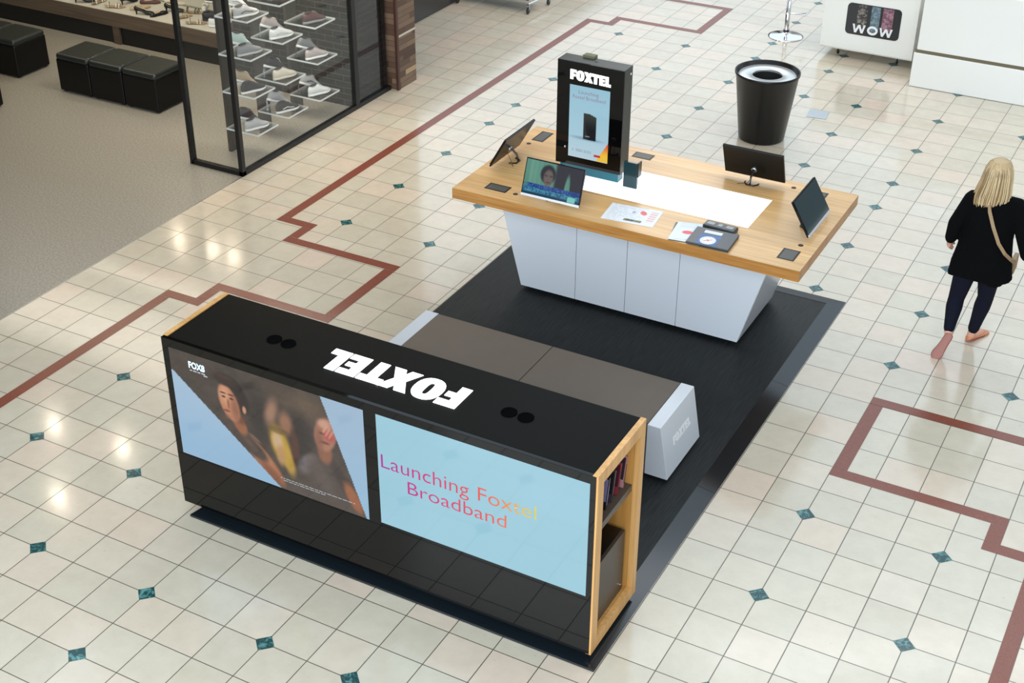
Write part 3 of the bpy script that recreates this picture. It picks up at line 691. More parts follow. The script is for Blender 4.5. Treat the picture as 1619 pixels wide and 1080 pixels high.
# base: carcass and four front doors, ends leaning outward
by0, by1, bz0, bz1 = 2.655, 3.48, 0.055, tz0
xb0, xb1, xt0, xt1 = -3.085, -1.150, -3.34, -0.895
TM().hexa([(xb0,by0+0.02,bz0),(xb1,by0+0.02,bz0),(xb1,by1,bz0),(xb0,by1,bz0),(xt0,by0+0.02,bz1),(xt1,by0+0.02,bz1),(xt1,by1,bz1),(xt0,by1,bz1)]).build('cabinet', WHITE, tb, bevel=0.002)
seams = [(-2.577,-2.577),(-2.127,-2.127),(-1.678,-1.678)]
edges = [(xb0,xt0)]+seams+[(xb1,xt1)]
for (a, at), (b_, bt) in zip(edges, edges[1:]):
    g = 0.0022
    TM().hexa([(a+g,by0,bz0),(b_-g,by0,bz0),(b_-g,by0+0.018,bz0),(a+g,by0+0.018,bz0),(at+g,by0,bz1),(bt-g,by0,bz1),(bt-g,by0+0.018,bz1),(at+g,by0+0.018,bz1)]).build('door', WHITE, tb)
TM().box(xb0+0.06, xb1-0.06, by0+0.07, by1-0.06, 0.0242, bz0).build('plinth', BLACK_SAT, tb)
INL = mat('smoked_inlay', (34, 30, 27), 0.4, spec=0.25); INL2 = mat('smoked_inlay_glass', (84, 82, 76), 0.4, spec=0.3)
def inlay(x0, x1, y0, y1):
    o = TM().box(x0, x1, y0, y1, tz1-0.004, tz1+0.0012).build('inset_plate', INL, tb, bevel=0.0006)
    TM().box(x0+0.014, x1-0.014, y0+0.014, y1-0.014, tz1+0.0013, tz1+0.0018).build('plate_window', INL2, o)
inlay(-3.315, -3.208, 3.255, 3.466); inlay(-3.196, -3.005, 2.230, 2.344); inlay(-2.435, -2.265, 3.352, 3.462); inlay(-0.790, -0.662, 2.233, 2.406); inlay(-0.905, -0.785, 3.335, 3.452)
for (x, y) in ((-3.296,3.174),(-2.925,2.253),(-1.061,3.421),(-0.697,2.501)):
    TM().lathe([(0.020,tz1-0.01),(0.020,tz1+0.0012),(0.014,tz1+0.0014),(0.0005,tz1+0.0008)], x, y, n=20).build('cable_hole', mat('hole_black', (36, 20, 12), 0.6), tb)

# ================================================================ TOTEM SIGN on the table
tt = thing('totem_sign', 'tall black totem sign with lit white logo and portrait screen standing on the oak table', 'sign', (-2.572, 2.87, tz1+0.001))
so = tt.location
def SM(): mb = MB(); mb.M = Matrix.Translation((-so.x,-so.y,-so.z)); return mb
sx0, sx1, sy0, sy1, sz0, sz1 = -2.857, -2.286, 2.800, 2.952, 1.182, 2.043
SM().box(sx0, sx1, sy0+0.006, sy1, sz0, sz1).build('casing', mat('graphite_metal', (46, 50, 46), 0.45, metal=0.2), tt, bevel=0.003)
SM().box(sx0+0.002, sx1-0.002, sy0, sy0+0.0055, sz0+0.002, sz1-0.002).build('front_glass', BLACK_GLOSS, tt, bevel=0.001)
SM().box(sx0+0.03, sx1-0.03, sy0+0.03, sy1-0.03, tz1+0.001, sz0).build('foot', TEAL_FOOT, tt)
SM().lathe([(0.012,sz1),(0.012,sz1+0.001),(0.002,sz1+0.0012)], -2.56, 2.875, n=16).build('cable_hole', BLACK_SAT, tt)
SM().box(-2.70, -2.60, sy1-0.03, sy1+0.03, sz1-0.012, sz1+0.02).build('rear_bracket', mat('olive_bracket', (92, 94, 62), 0.5), tt, bevel=0.004)
block_word('FOXTEL', 0.345, 0.078, 0.006, Mface((-2.742-so.x, sy0-so.y, 1.903-so.z), (1,0,-0.03), (0,0,1)), 'logo_lettering', LETTER, tt)
def ad_tot(u, v):
    c = mixc((176, 208, 224), (150, 196, 214), v); c = mixc(c, (190, 212, 222), 0.6*(1-sstep(0.05,0.30,v)))
    c = mixc(c, (96, 128, 146), 0.5*ell(u,v,0.45,0.285,0.36,0.022,0.6))
    a = 0.36; b_ = 0.68  # router
    vt = 0.64-0.03*abs(u-0.5) if u < 0.52 else 0.64-(u-0.52)*0.20
    if a < u < b_ and 0.275 < v < vt: c = mixc((22, 24, 26), (64, 70, 64), sstep(0.40, 0.62, v)*0.8)
    if 0.42 < u < 0.53 and 0.315 < v < 0.33: c = (150, 160, 165)
    if u > 0.70 and v < (u-0.70)*0.95 and v > 0.0:
        t = (u-0.70)/0.3; c = mixc((240, 196, 60), (226, 74, 40), sstep(0.3, 1.0, v/0.28)); 
    if 0.66 < u < 0.82 and 0.055 < v < 0.085: c = (196, 36, 40)
    if 0.10 < u < 0.60 and (abs(v-0.115) < 0.005 or abs(v-0.095) < 0.004) and hsh(int(u*60)) > 0.3: c = (130, 160, 176)
    return c
ts = picture('screen', 0.345, 0.600, 56, 96, ad_tot, SCREEN, tt, Matrix.Translation((-2.572-so.x, sy0-so.y-0.001, 1.258-so.z)))
ptxt = lambda u: (150, 84, 128)
text_mesh('Launching', 0.17, 0.030, Mface((-2.665-so.x, sy0-so.y-0.002, 1.795-so.z), (1,0,0), (0,0,1)), 'screen_text', TXT, ts, thin=-0.01, grad=ptxt)
text_mesh('Foxtel', 0.10, 0.030, Mface((-2.715-so.x, sy0-so.y-0.002, 1.752-so.z), (1,0,0), (0,0,1)), 'screen_text', TXT, ts, thin=-0.01, grad=ptxt)
text_mesh('Broadband', 0.165, 0.030, Mface((-2.60-so.x, sy0-so.y-0.002, 1.752-so.z), (1,0,0), (0,0,1)), 'screen_text', TXT, ts, thin=-0.01, grad=ptxt)
SM().lathe([(0.008,0),(0.008,0.004)], 0, 0, n=14)
mb = SM(); mb.M = mb.M @ Matrix.Translation((-2.775, sy0-0.001, 1.33)) @ Matrix.Rotation(PI/2, 4, 'X'); mb.lathe([(0.008,0),(0.008,0.005),(0.004,0.006)], n=16); mb.build('lock', CHROME, tt)
mb = SM(); mb.M = mb.M @ Matrix.Translation((sx1, 2.915, 1.985)) @ Matrix.Rotation(PI/2, 4, 'Y'); mb.lathe([(0.009,0),(0.009,0.004),(0.004,0.005)], n=16); mb.build('lock', CHROME, tt)
# dark acrylic upright beside the totem
ap = thing('acrylic_upright', 'small dark teal acrylic upright standing on the lit panel beside the totem', 'stand', (-2.195, 2.80, tz1+0.001))
MB().box(-0.058, 0.058, -0.012, 0.012, 0, 0.215).build('panel', TEAL_ACR, ap, bevel=0.002)
MB().box(0.058, 0.070, -0.012, 0.05, 0.10, 0.222).build('side_fin', BLACK_SAT, ap, bevel=0.002)

# ================================================================ MONITORS ON THE TABLE
def tv_face(u, v):
    c = mixc((86, 140, 122), (104, 156, 136), noise2(u*22, 0)); c = mixc(c, (60, 108, 92), 0.35*noise2(u*40, 3))
    if u > 0.5: c = mixc(c, (40, 36, 42), sstep(0.5, 0.56, u)*(1-ell(u, v, 0.76, 0.1, 0.05, 0.65, 0.2)))  # dark right half is a screen reflection painted into the picture
    c = mixc(c, (28, 26, 28), ell(u,v,0.40,0.66,0.13,0.27,0.15)); c = mixc(c, (104, 88, 82), ell(u,v,0.415,0.56,0.085,0.24,0.25))
    c = mixc(c, (60, 48, 46), 0.8*ell(u,v,0.37,0.62,0.03,0.03,0.5)); c = mixc(c, (60, 48, 46), 0.8*ell(u,v,0.46,0.62,0.03,0.03,0.5)); c = mixc(c, (66, 46, 44), 0.8*ell(u,v,0.42,0.43,0.04,0.02,0.5))
    if v < 0.33:
        if v > 0.20: c = mixc((26, 74, 150), (16, 44, 104), noise2(u*30, v*60)); c = mixc(c, (110, 160, 210), 0.4 if (hsh(int(u*70), int(v*30)) > 0.6 and u < 0.85) else 0)
        elif v > 0.07: c = mixc((22, 92, 126), (90, 160, 186), 0.7*float(hsh(int(u*60), int(v*22)) > 0.55)); 
        else: c = (20, 60, 84)
        if u < 0.07 and v > 0.2: c = mixc((86, 140, 122), c, 0.3)
        if u > 0.80 and v < 0.16 and u < 0.93: c = (120, 200, 190)
    return c
def monitor(name, label, loc, rz, tilt, face, screen_rgb=None):
    t = thing(name, label, 'monitor', (loc[0], loc[1], tz1+0.001), rz, 'tilted monitors on the oak table')
    z0 = 1.140-tz1; Mt = Matrix.Translation((0, 0, z0)) @ Matrix.Rotation(-tilt, 4, 'X')
    w, h = 0.50, 0.293
    mb = MB(); mb.M = Mt; mb.box(-w/2, w/2, 0.002, 0.016, 0, h); mb.build('back_cover', mat('monitor_back', (10, 11, 12), 0.3, spec=0.3), t, bevel=0.002)
    mb = MB(); mb.M = Mt; mb.box(-w/2, w/2, -0.004, 0.0015, 0, 0.018); mb.build('chin_strip', SILVER, t)
    mb = MB(); mb.M = Mt; mb.box(-w/2+0.001, w/2-0.001, -0.003, 0.0015, 0.0185, h); g = mb.build('bezel', BLACK_GLOSS, t)
    if face: picture('screen', w-0.016, h-0.030, 96, 54, face, SCREEN_DIM, t, Mt @ Matrix.Translation((0, -0.0038, 0.0215)))
    else:
        mb = MB(); mb.M = Mt @ Matrix.Translation((0, -0.0038, 0.0215)); mb.box(-w/2+0.008, w/2-0.008, 0, 0.0006, 0, h-0.03)
        mb.build('screen', mat('dark_screen_'+str(screen_rgb[0]), (6, 8, 8), 0.05, emit=screen_rgb, es=0.85), t)
    # horseshoe easel foot and strut
    yb = math.sin(tilt)*0.10
    st = MB()
    st.tube([(-0.055, yb+0.03, 0.006), (-0.055, yb+0.05, 0.006), (-0.03, yb+0.085, 0.006), (0.03, yb+0.085, 0.006), (0.055, yb+0.05, 0.006), (0.055, yb+0.03, 0.006)], 0.006, 8)
    st.tube([(0, yb+0.085, 0.006), (0, yb+0.07, 0.07), (0, 0.018+math.sin(tilt)*0.09, z0+math.cos(tilt)*0.09)], 0.009, 8)
    s_ = st.build('easel_stand', mat('gunmetal', (52, 54, 56), 0.2, metal=0.9), t)
    mb = MB(); mb.M = Mt @ Matrix.Translation((0, 0.0165, 0.085)) @ Matrix.Rotation(-PI/2, 4, 'X')
    mb.lathe([(0.024,0),(0.024,0.008),(0.016,0.012)], n=24); mb.build('pivot', STEEL, t)
    mb = MB(); mb.tube([(0.0, 0.03, z0+0.03), (0.03, 0.09, 0.004), (0.10, 0.14, 0.003)], 0.002, 6); mb.build('cable', BLACK_SAT, t)
    return t
monitor('monitor', 'tilted monitor showing a news broadcast at the table front, left of the totem', (-2.600, 2.197), 0.0, R(21), tv_face)
monitor('monitor', 'tilted monitor seen edge-on from behind at the left end of the table', (-3.325, 2.790), R(-90), R(30), None, (22, 50, 56))
monitor('monitor', 'tilted monitor turned backwards at the rear of the table near the black bin', (-1.379, 3.410), R(180), R(24), None, (20, 44, 50))
monitor('monitor', 'tilted monitor with a dark teal screen facing right at the right end of the table', (-0.662, 2.821), R(90), R(31), None, (24, 52, 60))

# ================================================================ PAPERS AND FOLDERS
PRINT = vcol_mat('printed_paper', emissive=False, rough=0.45)
def sheet_pic(u, v):
    c = (222, 224, 226)
    if 0.06 < u < 0.72 and v > 0.30 and int(v*28) % 3 == 0 and hsh(int(u*26), int(v*28)) > 0.3: c = (196, 198, 204)
    if 0.06 < u < 0.30 and v < 0.3 and int(v*28) % 3 == 0 and hsh(int(u*26), int(v*28)) > 0.4: c = (202, 204, 210)
    c = mixc(c, (224, 92, 92), ell(u,v,0.68,0.70,0.06,0.12,0.25,0.3))
    if 0.80 < u < 0.94 and 0.22 < v < 0.85 and int(v*24) % 3: c = (220, 168, 164)
    if 0.40 < u < 0.74 and 0.12 < v < 0.25: c = mixc((52, 60, 56), (150, 146, 104), noise2(u*30, v*10))
    c = mixc(c, (130, 130, 150), 0.7*ell(u,v,0.50,0.66,0.03,0.06,0.4))
    return c
def flat(name, label, cat, w, d, fn, nu, nv, loc, rz, th=0.0008, group=None, dark=None):
    t = thing(name, label, cat, loc, rz, group)
    MB().box(-w/2, w/2, -d/2, d/2, 0, th).build('sheet' if dark is None else 'board', mat('paper_white', (222, 224, 226), 0.5) if dark is None else dark, t, bevel=0 if th < 0.003 else 0.002)
    if fn: picture('printed_face', w*0.995, d*0.995, nu, nv, fn, PRINT, t, Matrix.Translation((0, -d/2, th+0.0003)) @ Matrix.Rotation(-PI/2, 4, 'X'))
    return t
flat('information_sheet', 'white printed sheet with a red blob on the oak table front', 'paper', 0.412, 0.290, sheet_pic, 80, 56, (-1.977, 2.360, tz1+0.001), R(6))
DKFOLD = mat('slate_folder', (58, 64, 68), 0.35)
flat('folder', 'dark grey folder lying under the white leaflets on the oak table', 'folder', 0.235, 0.30, None, 1, 1, (-1.492, 2.280, tz1+0.001), R(12), 0.004, dark=DKFOLD)
def leaf1(u, v):
    c = (216, 220, 226); c = mixc(c, (196, 204, 222), 0.5*sstep(0.5, 1, u)); c = mixc(c, (222, 84, 92), ell(u,v,0.45,0.42,0.20,0.10,0.2)); c = mixc(c, (70, 84, 110), ell(u,v,0.86,0.42,0.12,0.16,0.3))
    if v > 0.66 and int(v*30) % 3 == 0 and 0.1 < u < 0.8: c = (190, 200, 212)
    return c
flat('leaflet', 'white leaflet lying askew on the dark folder, lower one', 'leaflet', 0.205, 0.285, None, 1, 1, (-1.500, 2.272, tz1+0.006), R(7), 0.001, 'leaflets on the folder')
flat('leaflet', 'white leaflet with a red oval lying on top of the dark folder', 'leaflet', 0.20, 0.28, leaf1, 40, 56, (-1.488, 2.300, tz1+0.0085), R(15), 0.001, 'leaflets on the folder')
fb = thing('folder', 'thick slate folder with a round white dial sticker on the oak table', 'folder', (-1.287, 2.255, tz1+0.010), R(3))
MB().box(-0.162, 0.162, -0.135, 0.135, 0, 0.016).build('board', DKFOLD, fb, bevel=0.004)
MB().box(-0.060, 0.160, -0.130, 0.130, -0.0085, -0.001).build('pages', mat('slate_pages', (44, 50, 54), 0.5), fb)
def sticker(u, v):
    c = (70, 104, 156); d = math.hypot(u-0.5, v-0.42)
    c = mixc(c, (58, 88, 134), noise2(u*6, v*6)); c = mixc(c, (226, 226, 222), 1-sstep(0.36, 0.39, d))
    if 0.27 < d < 0.31 and int(math.atan2(v-0.42, u-0.5)*12/PI*1.0+50) % 2 == 0: c = (160, 166, 170)
    if d < 0.22 and abs((u-0.5)*0.6-(v-0.42)) < 0.03: c = (206, 60, 52)
    if d < 0.10 and abs((u-0.5)+(v-0.42)*0.8) < 0.03: c = (206, 60, 52)
    return c
picture('dial_sticker', 0.155, 0.17, 40, 44, sticker, PRINT, fb, Matrix.Translation((-0.018, -0.128, 0.0165)) @ Matrix.Rotation(-PI/2, 4, 'X'))
MB().box(-0.085, 0.050, 0.055, 0.098, 0.0162, 0.0175).build('name_label', mat('label_white', (218, 218, 214), 0.5), fb)
cb = thing('card_holder', 'small black card holder with pale buttons behind the slate folder', 'card holder', (-1.302, 2.452, tz1+0.001), R(-3))
MB().box(-0.125, 0.125, -0.048, 0.048, 0, 0.034).build('body', mat('card_holder_black', (34, 38, 40), 0.3), cb, bevel=0.008, seg=3)
for i_, (x, ww) in enumerate(((-0.075, 0.03), (0.0, 0.018), (0.075, 0.028))):
    MB().box(x-ww, x+ww, -0.022, 0.022, 0.0345, 0.0365).build('button', mat('button_grey', (128, 136, 134), 0.3), cb, bevel=0.0008)

# ================================================================ LITTER BIN
bn2 = thing('litter_bin', 'tall tapered black litter bin with a pale steel ring lid on the tiles', 'bin', (-2.4286, 6.7737, 0.0015))
MB().lathe([(0.20,0.0),(0.235,0.004),(0.240,0.02),(0.322,0.690),(0.333,0.700),(0.334,0.724),(0.326,0.728),(0.318,0.722),(0.302,0.664),(0.290,0.655),(0.20,0.25),(0.0005,0.25)], n=64, cap=False).build('body', mat('bin_black', (14, 13, 13), 0.3, spec=0.35), bn2)
MB().lathe([(0.150,0.672),(0.160,0.690),(0.290,0.690),(0.300,0.678),(0.300,0.662),(0.150,0.662),(0.150,0.672)], n=56, cap=False).build('ring_lid', mat('satin_steel', (205, 208, 206), 0.3, metal=0.6), bn2)
MB().lathe([(0.151,0.680),(0.149,0.50),(0.12,0.46),(0.001,0.455)], n=40, cap=False).build('liner', mat('bin_inside', (3,3,3), 0.8), bn2)
acc = MB().box(-0.108, 0.108, -0.115, 0.115, 0, 0.003).build('access_cover', mat('cover_steel', (176, 184, 190), 0.3, metal=0.4), bevel=0.001)
tag(acc, 'small square grey metal access cover set in the tiles beyond the bin', 'floor cover', None, (-2.098, 7.665, 0.0018), R(8))

# ================================================================ BAR STOOL
bs = thing('bar_stool', 'chrome bar stool with a round trumpet base beside the white counters', 'stool', (-3.246, 9.933, 0.0015))
MB().lathe([(0.216,0),(0.217,0.006),(0.19,0.012),(0.12,0.022),(0.06,0.036),(0.038,0.052),(0.034,0.06)], n=56).build('base', CHROME, bs)
MB().lathe([(0.036,0.06),(0.036,0.085),(0.030,0.088)], n=24).build('collar', mat('stool_collar', (38, 34, 58), 0.3), bs)
MB().lathe([(0.028,0.088),(0.028,0.45),(0.020,0.452),(0.020,0.66)], n=24).build('column', CHROME, bs)
fr = MB(); fr.tube([(0.02,0,0.30),(0.12,0.02,0.30),(0.205,0.10,0.30)], 0.009, 8); fr.tube([(0.20+0.02*math.cos(a),0.10+0.15*math.sin(a),0.30) for a in (-1.2,-0.6,0,0.6,1.2)], 0.010, 8)
fr.build('footrest', CHROME, bs)
MB().lathe([(0.06,0.66),(0.17,0.68),(0.19,0.72),(0.17,0.74),(0.001,0.745)], n=32).build('seat', mat('stool_seat', (225,225,225), 0.4), bs)

# ================================================================ WHITE COUNTERS, TOP RIGHT
wk = thing('promotional_counter', 'white rounded counter on castors with a black WOW picture panel', 'counter', (-2.13, 9.9, 0.0015))
mb = MB(); w2 = 0.555
prof = [(-0.40,0.108),(-0.405,0.16),(-0.40,0.35),(-0.395,0.95),(0.40,0.95),(0.40,0.108)]
prof = [(-0.36,0.098),(-0.385,0.104),(-0.40,0.125),(-0.402,0.18),(-0.402,0.95),(0.40,0.95),(0.40,0.098)]
n_ = len(prof); vs = [(-w2,y,z) for y,z in prof]+[(w2,y,z) for y,z in prof]
mb.add(vs, [tuple(range(n_)), tuple(range(2*n_-1,n_-1,-1))]+[(i,n_+i,n_+(i+1)%n_,(i+1)%n_) for i in range(n_)])
mb.build('body', WHITE_SH, wk, bevel=0.004)
def rrect(w, h, r, n=6):
    pts = []
    for (cx, cy, a0) in ((w-r, r, -90), (w-r, h-r, 0), (r, h-r, 90), (r, r, 180)):
        pts += [(cx+r*math.cos(R(a0+90*k/n)), cy+r*math.sin(R(a0+90*k/n))) for k in range(n+1)]
    return pts
mb = MB(); mb.M = Mface((-0.272, -0.4028, 0.318), (1,0,0), (0,0,1)); mb.prism(rrect(0.638, 0.372, 0.05), 0, 0.004)
pn = mb.build('picture_panel', mat('panel_black', (38, 38, 40), 0.3), wk)
def swirl(seed, a, b_, gap=None):
    def f(u, v):
        x = noise2(u*7+seed, v*16+seed); y = noise2(u*14+seed*2, v*34)
        return mixc(a, b_, sstep(0.3, 0.75, 0.6*x+0.4*y))
    return f
for (x0, ww, z0, hh, fn_) in ((0.125,0.115,0.10,0.262,swirl(3,(44,42,42),(140,132,124))), (0.285,0.105,0.06,0.302,swirl(9,(78,98,108),(122,142,150))), (0.42,0.125,0.10,0.262,swirl(21,(104,66,80),(156,120,132)))):
    picture('printed_strip', ww, hh, 18, 44, fn_, PRINT, pn, Matrix.Translation((-0.272+x0+ww/2, -0.4028-0.0047, 0.318+z0)))
for ch, x0, ww in (('W',0.085,0.155),('O',0.262,0.125),('W',0.405,0.155)):
    M = Mface((-0.272+x0, -0.4028-0.0055, 0.318+0.028), (1,0,0), (0,0,1)); mb = MB(); mb.M = M; hgt = 0.10; t_ = 0.024
    if ch == 'O':
        mb.ring([(ww/2+ww/2*math.cos(2*PI*k/28), hgt/2+hgt/2*1.08*math.sin(2*PI*k/28)) for k in range(28)], [(ww/2+(ww/2-t_)*math.cos(2*PI*k/28), hgt/2+(hgt/2-t_)*math.sin(2*PI*k/28)) for k in range(28)], 0, 0.004)
    else:
        q = ww/4
        mb.prism([(0,hgt),(q-t_/2,0),(q+t_/2,0),(2*q,hgt*0.62),(3*q-t_/2,0),(3*q+t_/2,0),(4*q,hgt),(4*q-t_,hgt),(3*q,hgt*0.36),(2*q+t_/2,hgt*0.95),(2*q-t_/2,hgt*0.95),(q,hgt*0.36),(t_,hgt)][::-1], 0, 0.004)
    mb.build('letter', mat('letter_white', (228, 228, 228), 0.4), pn)
def castor(parent, x, y, top, r=0.035):
    t = MB(); t.box(x-0.02, x+0.02, y-0.02, y+0.02, top-0.012, top); t.box(x-0.017, x-0.012, y-0.008, y+0.012, r, top-0.01); t.box(x+0.012, x+0.017, y-0.008, y+0.012, r, top-0.01)
    c = t.build('castor', STEEL, parent)
    m = MB(); m.M = Matrix.Translation((x-0.011, y, r)) @ Matrix.Rotation(PI/2, 4, 'Y'); m.lathe([(r-0.006,0),(r,0.004),(r,0.018),(r-0.006,0.022)], n=22); m.build('wheel', mat('castor_rubber', (22,22,22), 0.5), c)
for (x, y) in ((-0.36,-0.25),(0.36,-0.25),(-0.36,0.3),(0.36,0.3)): castor(wk, x, y, 0.0975)

wc = thing('white_counter', 'large plain white counter with a dark shadow line above its lower step', 'counter', (0.35, 9.5, 0.0015))
MB().box(-1.81, 2.8, -0.5, 0.9, 0.0, 0.395).build('lower_body', WHITE_SH, wc, bevel=0.006)
MB().box(-1.80, 2.8, -0.484, 0.9, 0.395, 0.432).build('shadow_gap', mat('khaki_gap_shade', (104, 94, 72), 0.6), wc)  # shade of the gap is put into this nearly flush strip's colour
MB().box(-1.785, 2.8, -0.488, 0.9, 0.432, 1.15).build('upper_body', WHITE_SH, wc, bevel=0.006)

# ================================================================ SHOE SHOP: OTTOMANS
def ottoman(label, x, y, w_=0.47, d_=0.49):
    t = thing('ottoman', label, 'ottoman', (x, y, 0.0005), 0, 'black leather cube ottomans in the shoe shop')
    MB().box(-w_/2, w_/2, -d_/2, d_/2, 0.015, 0.385).build('body', LEATHER, t, bevel=0.02, seg=3)
    MB().box(-w_/2, w_/2, -d_/2, d_/2, 0.370, 0.445).build('cushion', LEATHER_T, t, bevel=0.034, seg=5)
    for sx in (-1, 1):
        for sy in (-1, 1): MB().box(sx*(w_/2-0.05)-0.02, sx*(w_/2-0.05)+0.02, sy*(d_/2-0.05)-0.02, sy*(d_/2-0.05)+0.02, 0, 0.016).build('foot', BLACK_SAT, t)
ottoman('black cube ottoman at the left end of the row of three', -9.535, 4.42)
ottoman('black cube ottoman in the middle of the row of three', -9.055, 4.42)
ottoman('black cube ottoman at the right end of the row of three', -8.575, 4.42)
ottoman('black cube ottoman nearest the shoe bench leg, right one of the pair', -10.68, 4.47)
ottoman('black cube ottoman, left one of the pair cut by the picture edge', -11.165, 4.47)
ottoman('black cube ottoman showing only its corner at the left picture edge', -10.22, 3.30)

# ---- long timber bench carrying shoes
sb = thing('display_bench', 'long low timber bench lined with shoes along the shop wall', 'bench', (-11.2, 6.2, 0.0005))
MB().box(-3.8, 2.9, -0.55, 0.70, 0.225, 0.400).build('top', TIMBER, sb, bevel=0.003)
MB().box(-3.8, 2.9, -0.535, 0.66, 0.4005, 0.404).build('top_mat', mat('pale_lining', (188, 184, 170), 0.5), sb)
for x in (-2.6, 0.88): MB().box(x, x+0.10, -0.54, 0.60, 0, 0.225).build('leg', TIMBER, sb)
MB().box(-3.7, 2.85, -0.51, 0.55, 0, 0.22).build('plinth', mat('bench_plinth', (18, 18, 19), 0.5), sb)
MB().box(-3.8, 2.9, 0.05, 0.08, 0.4045, 0.412).build('divider_rail', mat('rail_green', (120, 124, 104), 0.4), sb)

# ================================================================ SHOES
def shoe_rings(zf, wf, n=14, base=0.0, lift=None, Lg=0.27):
    rings = []
    for s_ in [0.0, 0.03, 0.08, 0.16, 0.26, 0.38, 0.5, 0.62, 0.74, 0.85, 0.93, 0.98, 1.0]:
        w_, h_ = wf(s_), zf(s_); b = base+(lift(s_) if lift else 0)
        ring = []
        for k_ in range(n):
            a = 2*PI*k_/n; c, s2_ = math.cos(a), math.sin(a)
            zz = b+h_*(0.5+0.5*math.copysign(abs(s2_)**0.75, s2_)) if s2_ > -0.2 else b+h_*(0.5+0.5*max(-1, s2_*1.3))
            ring.append((w_*math.copysign(abs(c)**0.8, c)*(1.0 if s2_ < 0.2 else 1-0.35*s2_), s_*Lg, zz))
        rings.append(ring)
    return rings
def interp(tab):
    def f(x):
        for (a, va), (b_, vb) in zip(tab, tab[1:]):
            if x <= b_: t = (x-a)/(b_-a); t = t*t*(3-2*t); return va*(1-t)+vb*t
        return tab[-1][1]
    return f
W_ = interp([(0,0.012),(0.06,0.030),(0.25,0.033),(0.45,0.033),(0.72,0.045),(0.9,0.036),(1.0,0.010)])
W2_ = interp([(0,0.016),(0.06,0.034),(0.25,0.037),(0.45,0.037),(0.72,0.049),(0.9,0.040),(1.0,0.014)])
UH = interp([(0,0.068),(0.08,0.092),(0.22,0.080),(0.38,0.098),(0.5,0.090),(0.7,0.052),(0.9,0.034),(1.0,0.012)])
def sneaker(upper, sole, lace, label, parent_loc, rz, rx=0.0, group=None, name='sneaker', accent=None, ry=0.0):
    t = thing(name, label, 'shoe', parent_loc, 0, group); t.rotation_euler = (rx, ry, rz)
    MB().loft(shoe_rings(lambda s_: 0.030 if s_ < 0.9 else 0.022, W2_, lift=lambda s_: 0.012*max(0, s_-0.8)/0.2)).build('sole', sole, t, sub=1)
    MB().loft(shoe_rings(UH, W_, base=0.022)).build('upper', upper, t, sub=1)
    mb = MB(); mb.loft([[(0.024*sc_*math.cos(2*PI*k_/12), 0.060+0.044*sc_*math.sin(2*PI*k_/12), z_+0.012+0.10*(0.04*sc_*math.sin(2*PI*k_/12))) for k_ in range(12)] for sc_, z_ in ((1.0,0.100),(0.96,0.106),(0.5,0.094))])
    mb.build('lining', mat('shoe_lining', (44, 42, 42), 0.8), t)
    mb = MB()
    for q in range(4):
        y = 0.125+q*0.018; z = 0.022+UH(y/0.27)+0.003
        mb.tube([(-0.019,y,z-0.006),(0,y+0.004,z),(0.019,y,z-0.006)], 0.0028, 6)
    mb.build('laces', lace, t)
    if accent:
        mb = MB()
        for sx in (-1, 1):
            mb.tube([(sx*0.037,0.06,0.045),(sx*0.040,0.11,0.062),(sx*0.039,0.15,0.050),(sx*0.044,0.19,0.046)], 0.004, 6)
        mb.build('side_stripe', accent, t)
    return t
def flat_shoe(col, label, loc, rz, kind='ballet', group='shoes on the timber bench'):
    t = thing({'ballet': 'ballet_flat', 'heel': 'court_shoe', 'sandal': 'sandal'}[kind], label, 'shoe', loc, rz, group)
    lift = {'ballet': lambda s_: 0.0, 'heel': interp([(0,0.055),(0.3,0.045),(0.6,0.006),(1,0.0)]), 'sandal': interp([(0,0.02),(0.5,0.008),(1,0.0)])}[kind]
    MB().loft(shoe_rings(lambda s_: 0.012, W_, lift=lift, Lg=0.25)).build('sole', mat('tan_sole', (150, 124, 92), 0.5) if kind == 'sandal' else col, t, sub=1)
    if kind in ('ballet', 'heel'):
        h = interp([(0,0.03),(0.08,0.052),(0.3,0.030),(0.55,0.026),(0.7,0.034),(0.9,0.026),(1,0.010)])
        MB().loft(shoe_rings(h, W_, base=0.006, lift=lift, Lg=0.25)).build('upper', col, t, sub=1)
        z0 = lift(0.3)+0.037
        mb = MB(); mb.loft([[(0.024*sc_*math.cos(2*PI*k_/12), 0.085+0.062*sc_*math.sin(2*PI*k_/12), z0-0.35*(0.06*sc_*math.sin(2*PI*k_/12))*(kind == 'heel')+dz) for k_ in range(12)] for sc_, dz in ((1.0,0.0),(0.9,0.004),(0.4,0.003))])
        mb.build('lining', mat('shoe_insole', (170, 150, 120), 0.7), t)
        if kind == 'heel': MB().loft([[(r_*math.cos(2*PI*k_/10), 0.022+r_*math.sin(2*PI*k_/10), z_) for k_ in range(10)] for r_, z_ in ((0.008,0),(0.010,0.03),(0.022,0.06))]).build('heel', col, t)
    else:
        mb = MB()
        for y, hh, ww in ((0.18,0.05,0.046),(0.145,0.055,0.042),(0.05,0.075,0.034)):
            mb.tube([(-ww,y,0.012),(-ww*0.8,y,hh*0.8),(0,y,hh),(ww*0.8,y,hh*0.8),(ww,y,0.012)], 0.006, 6)
        mb.build('strap', col, t)
    return t
def fab(name, c, r=0.6): return mat(name, c, r, bump=0.1, bscale=200)
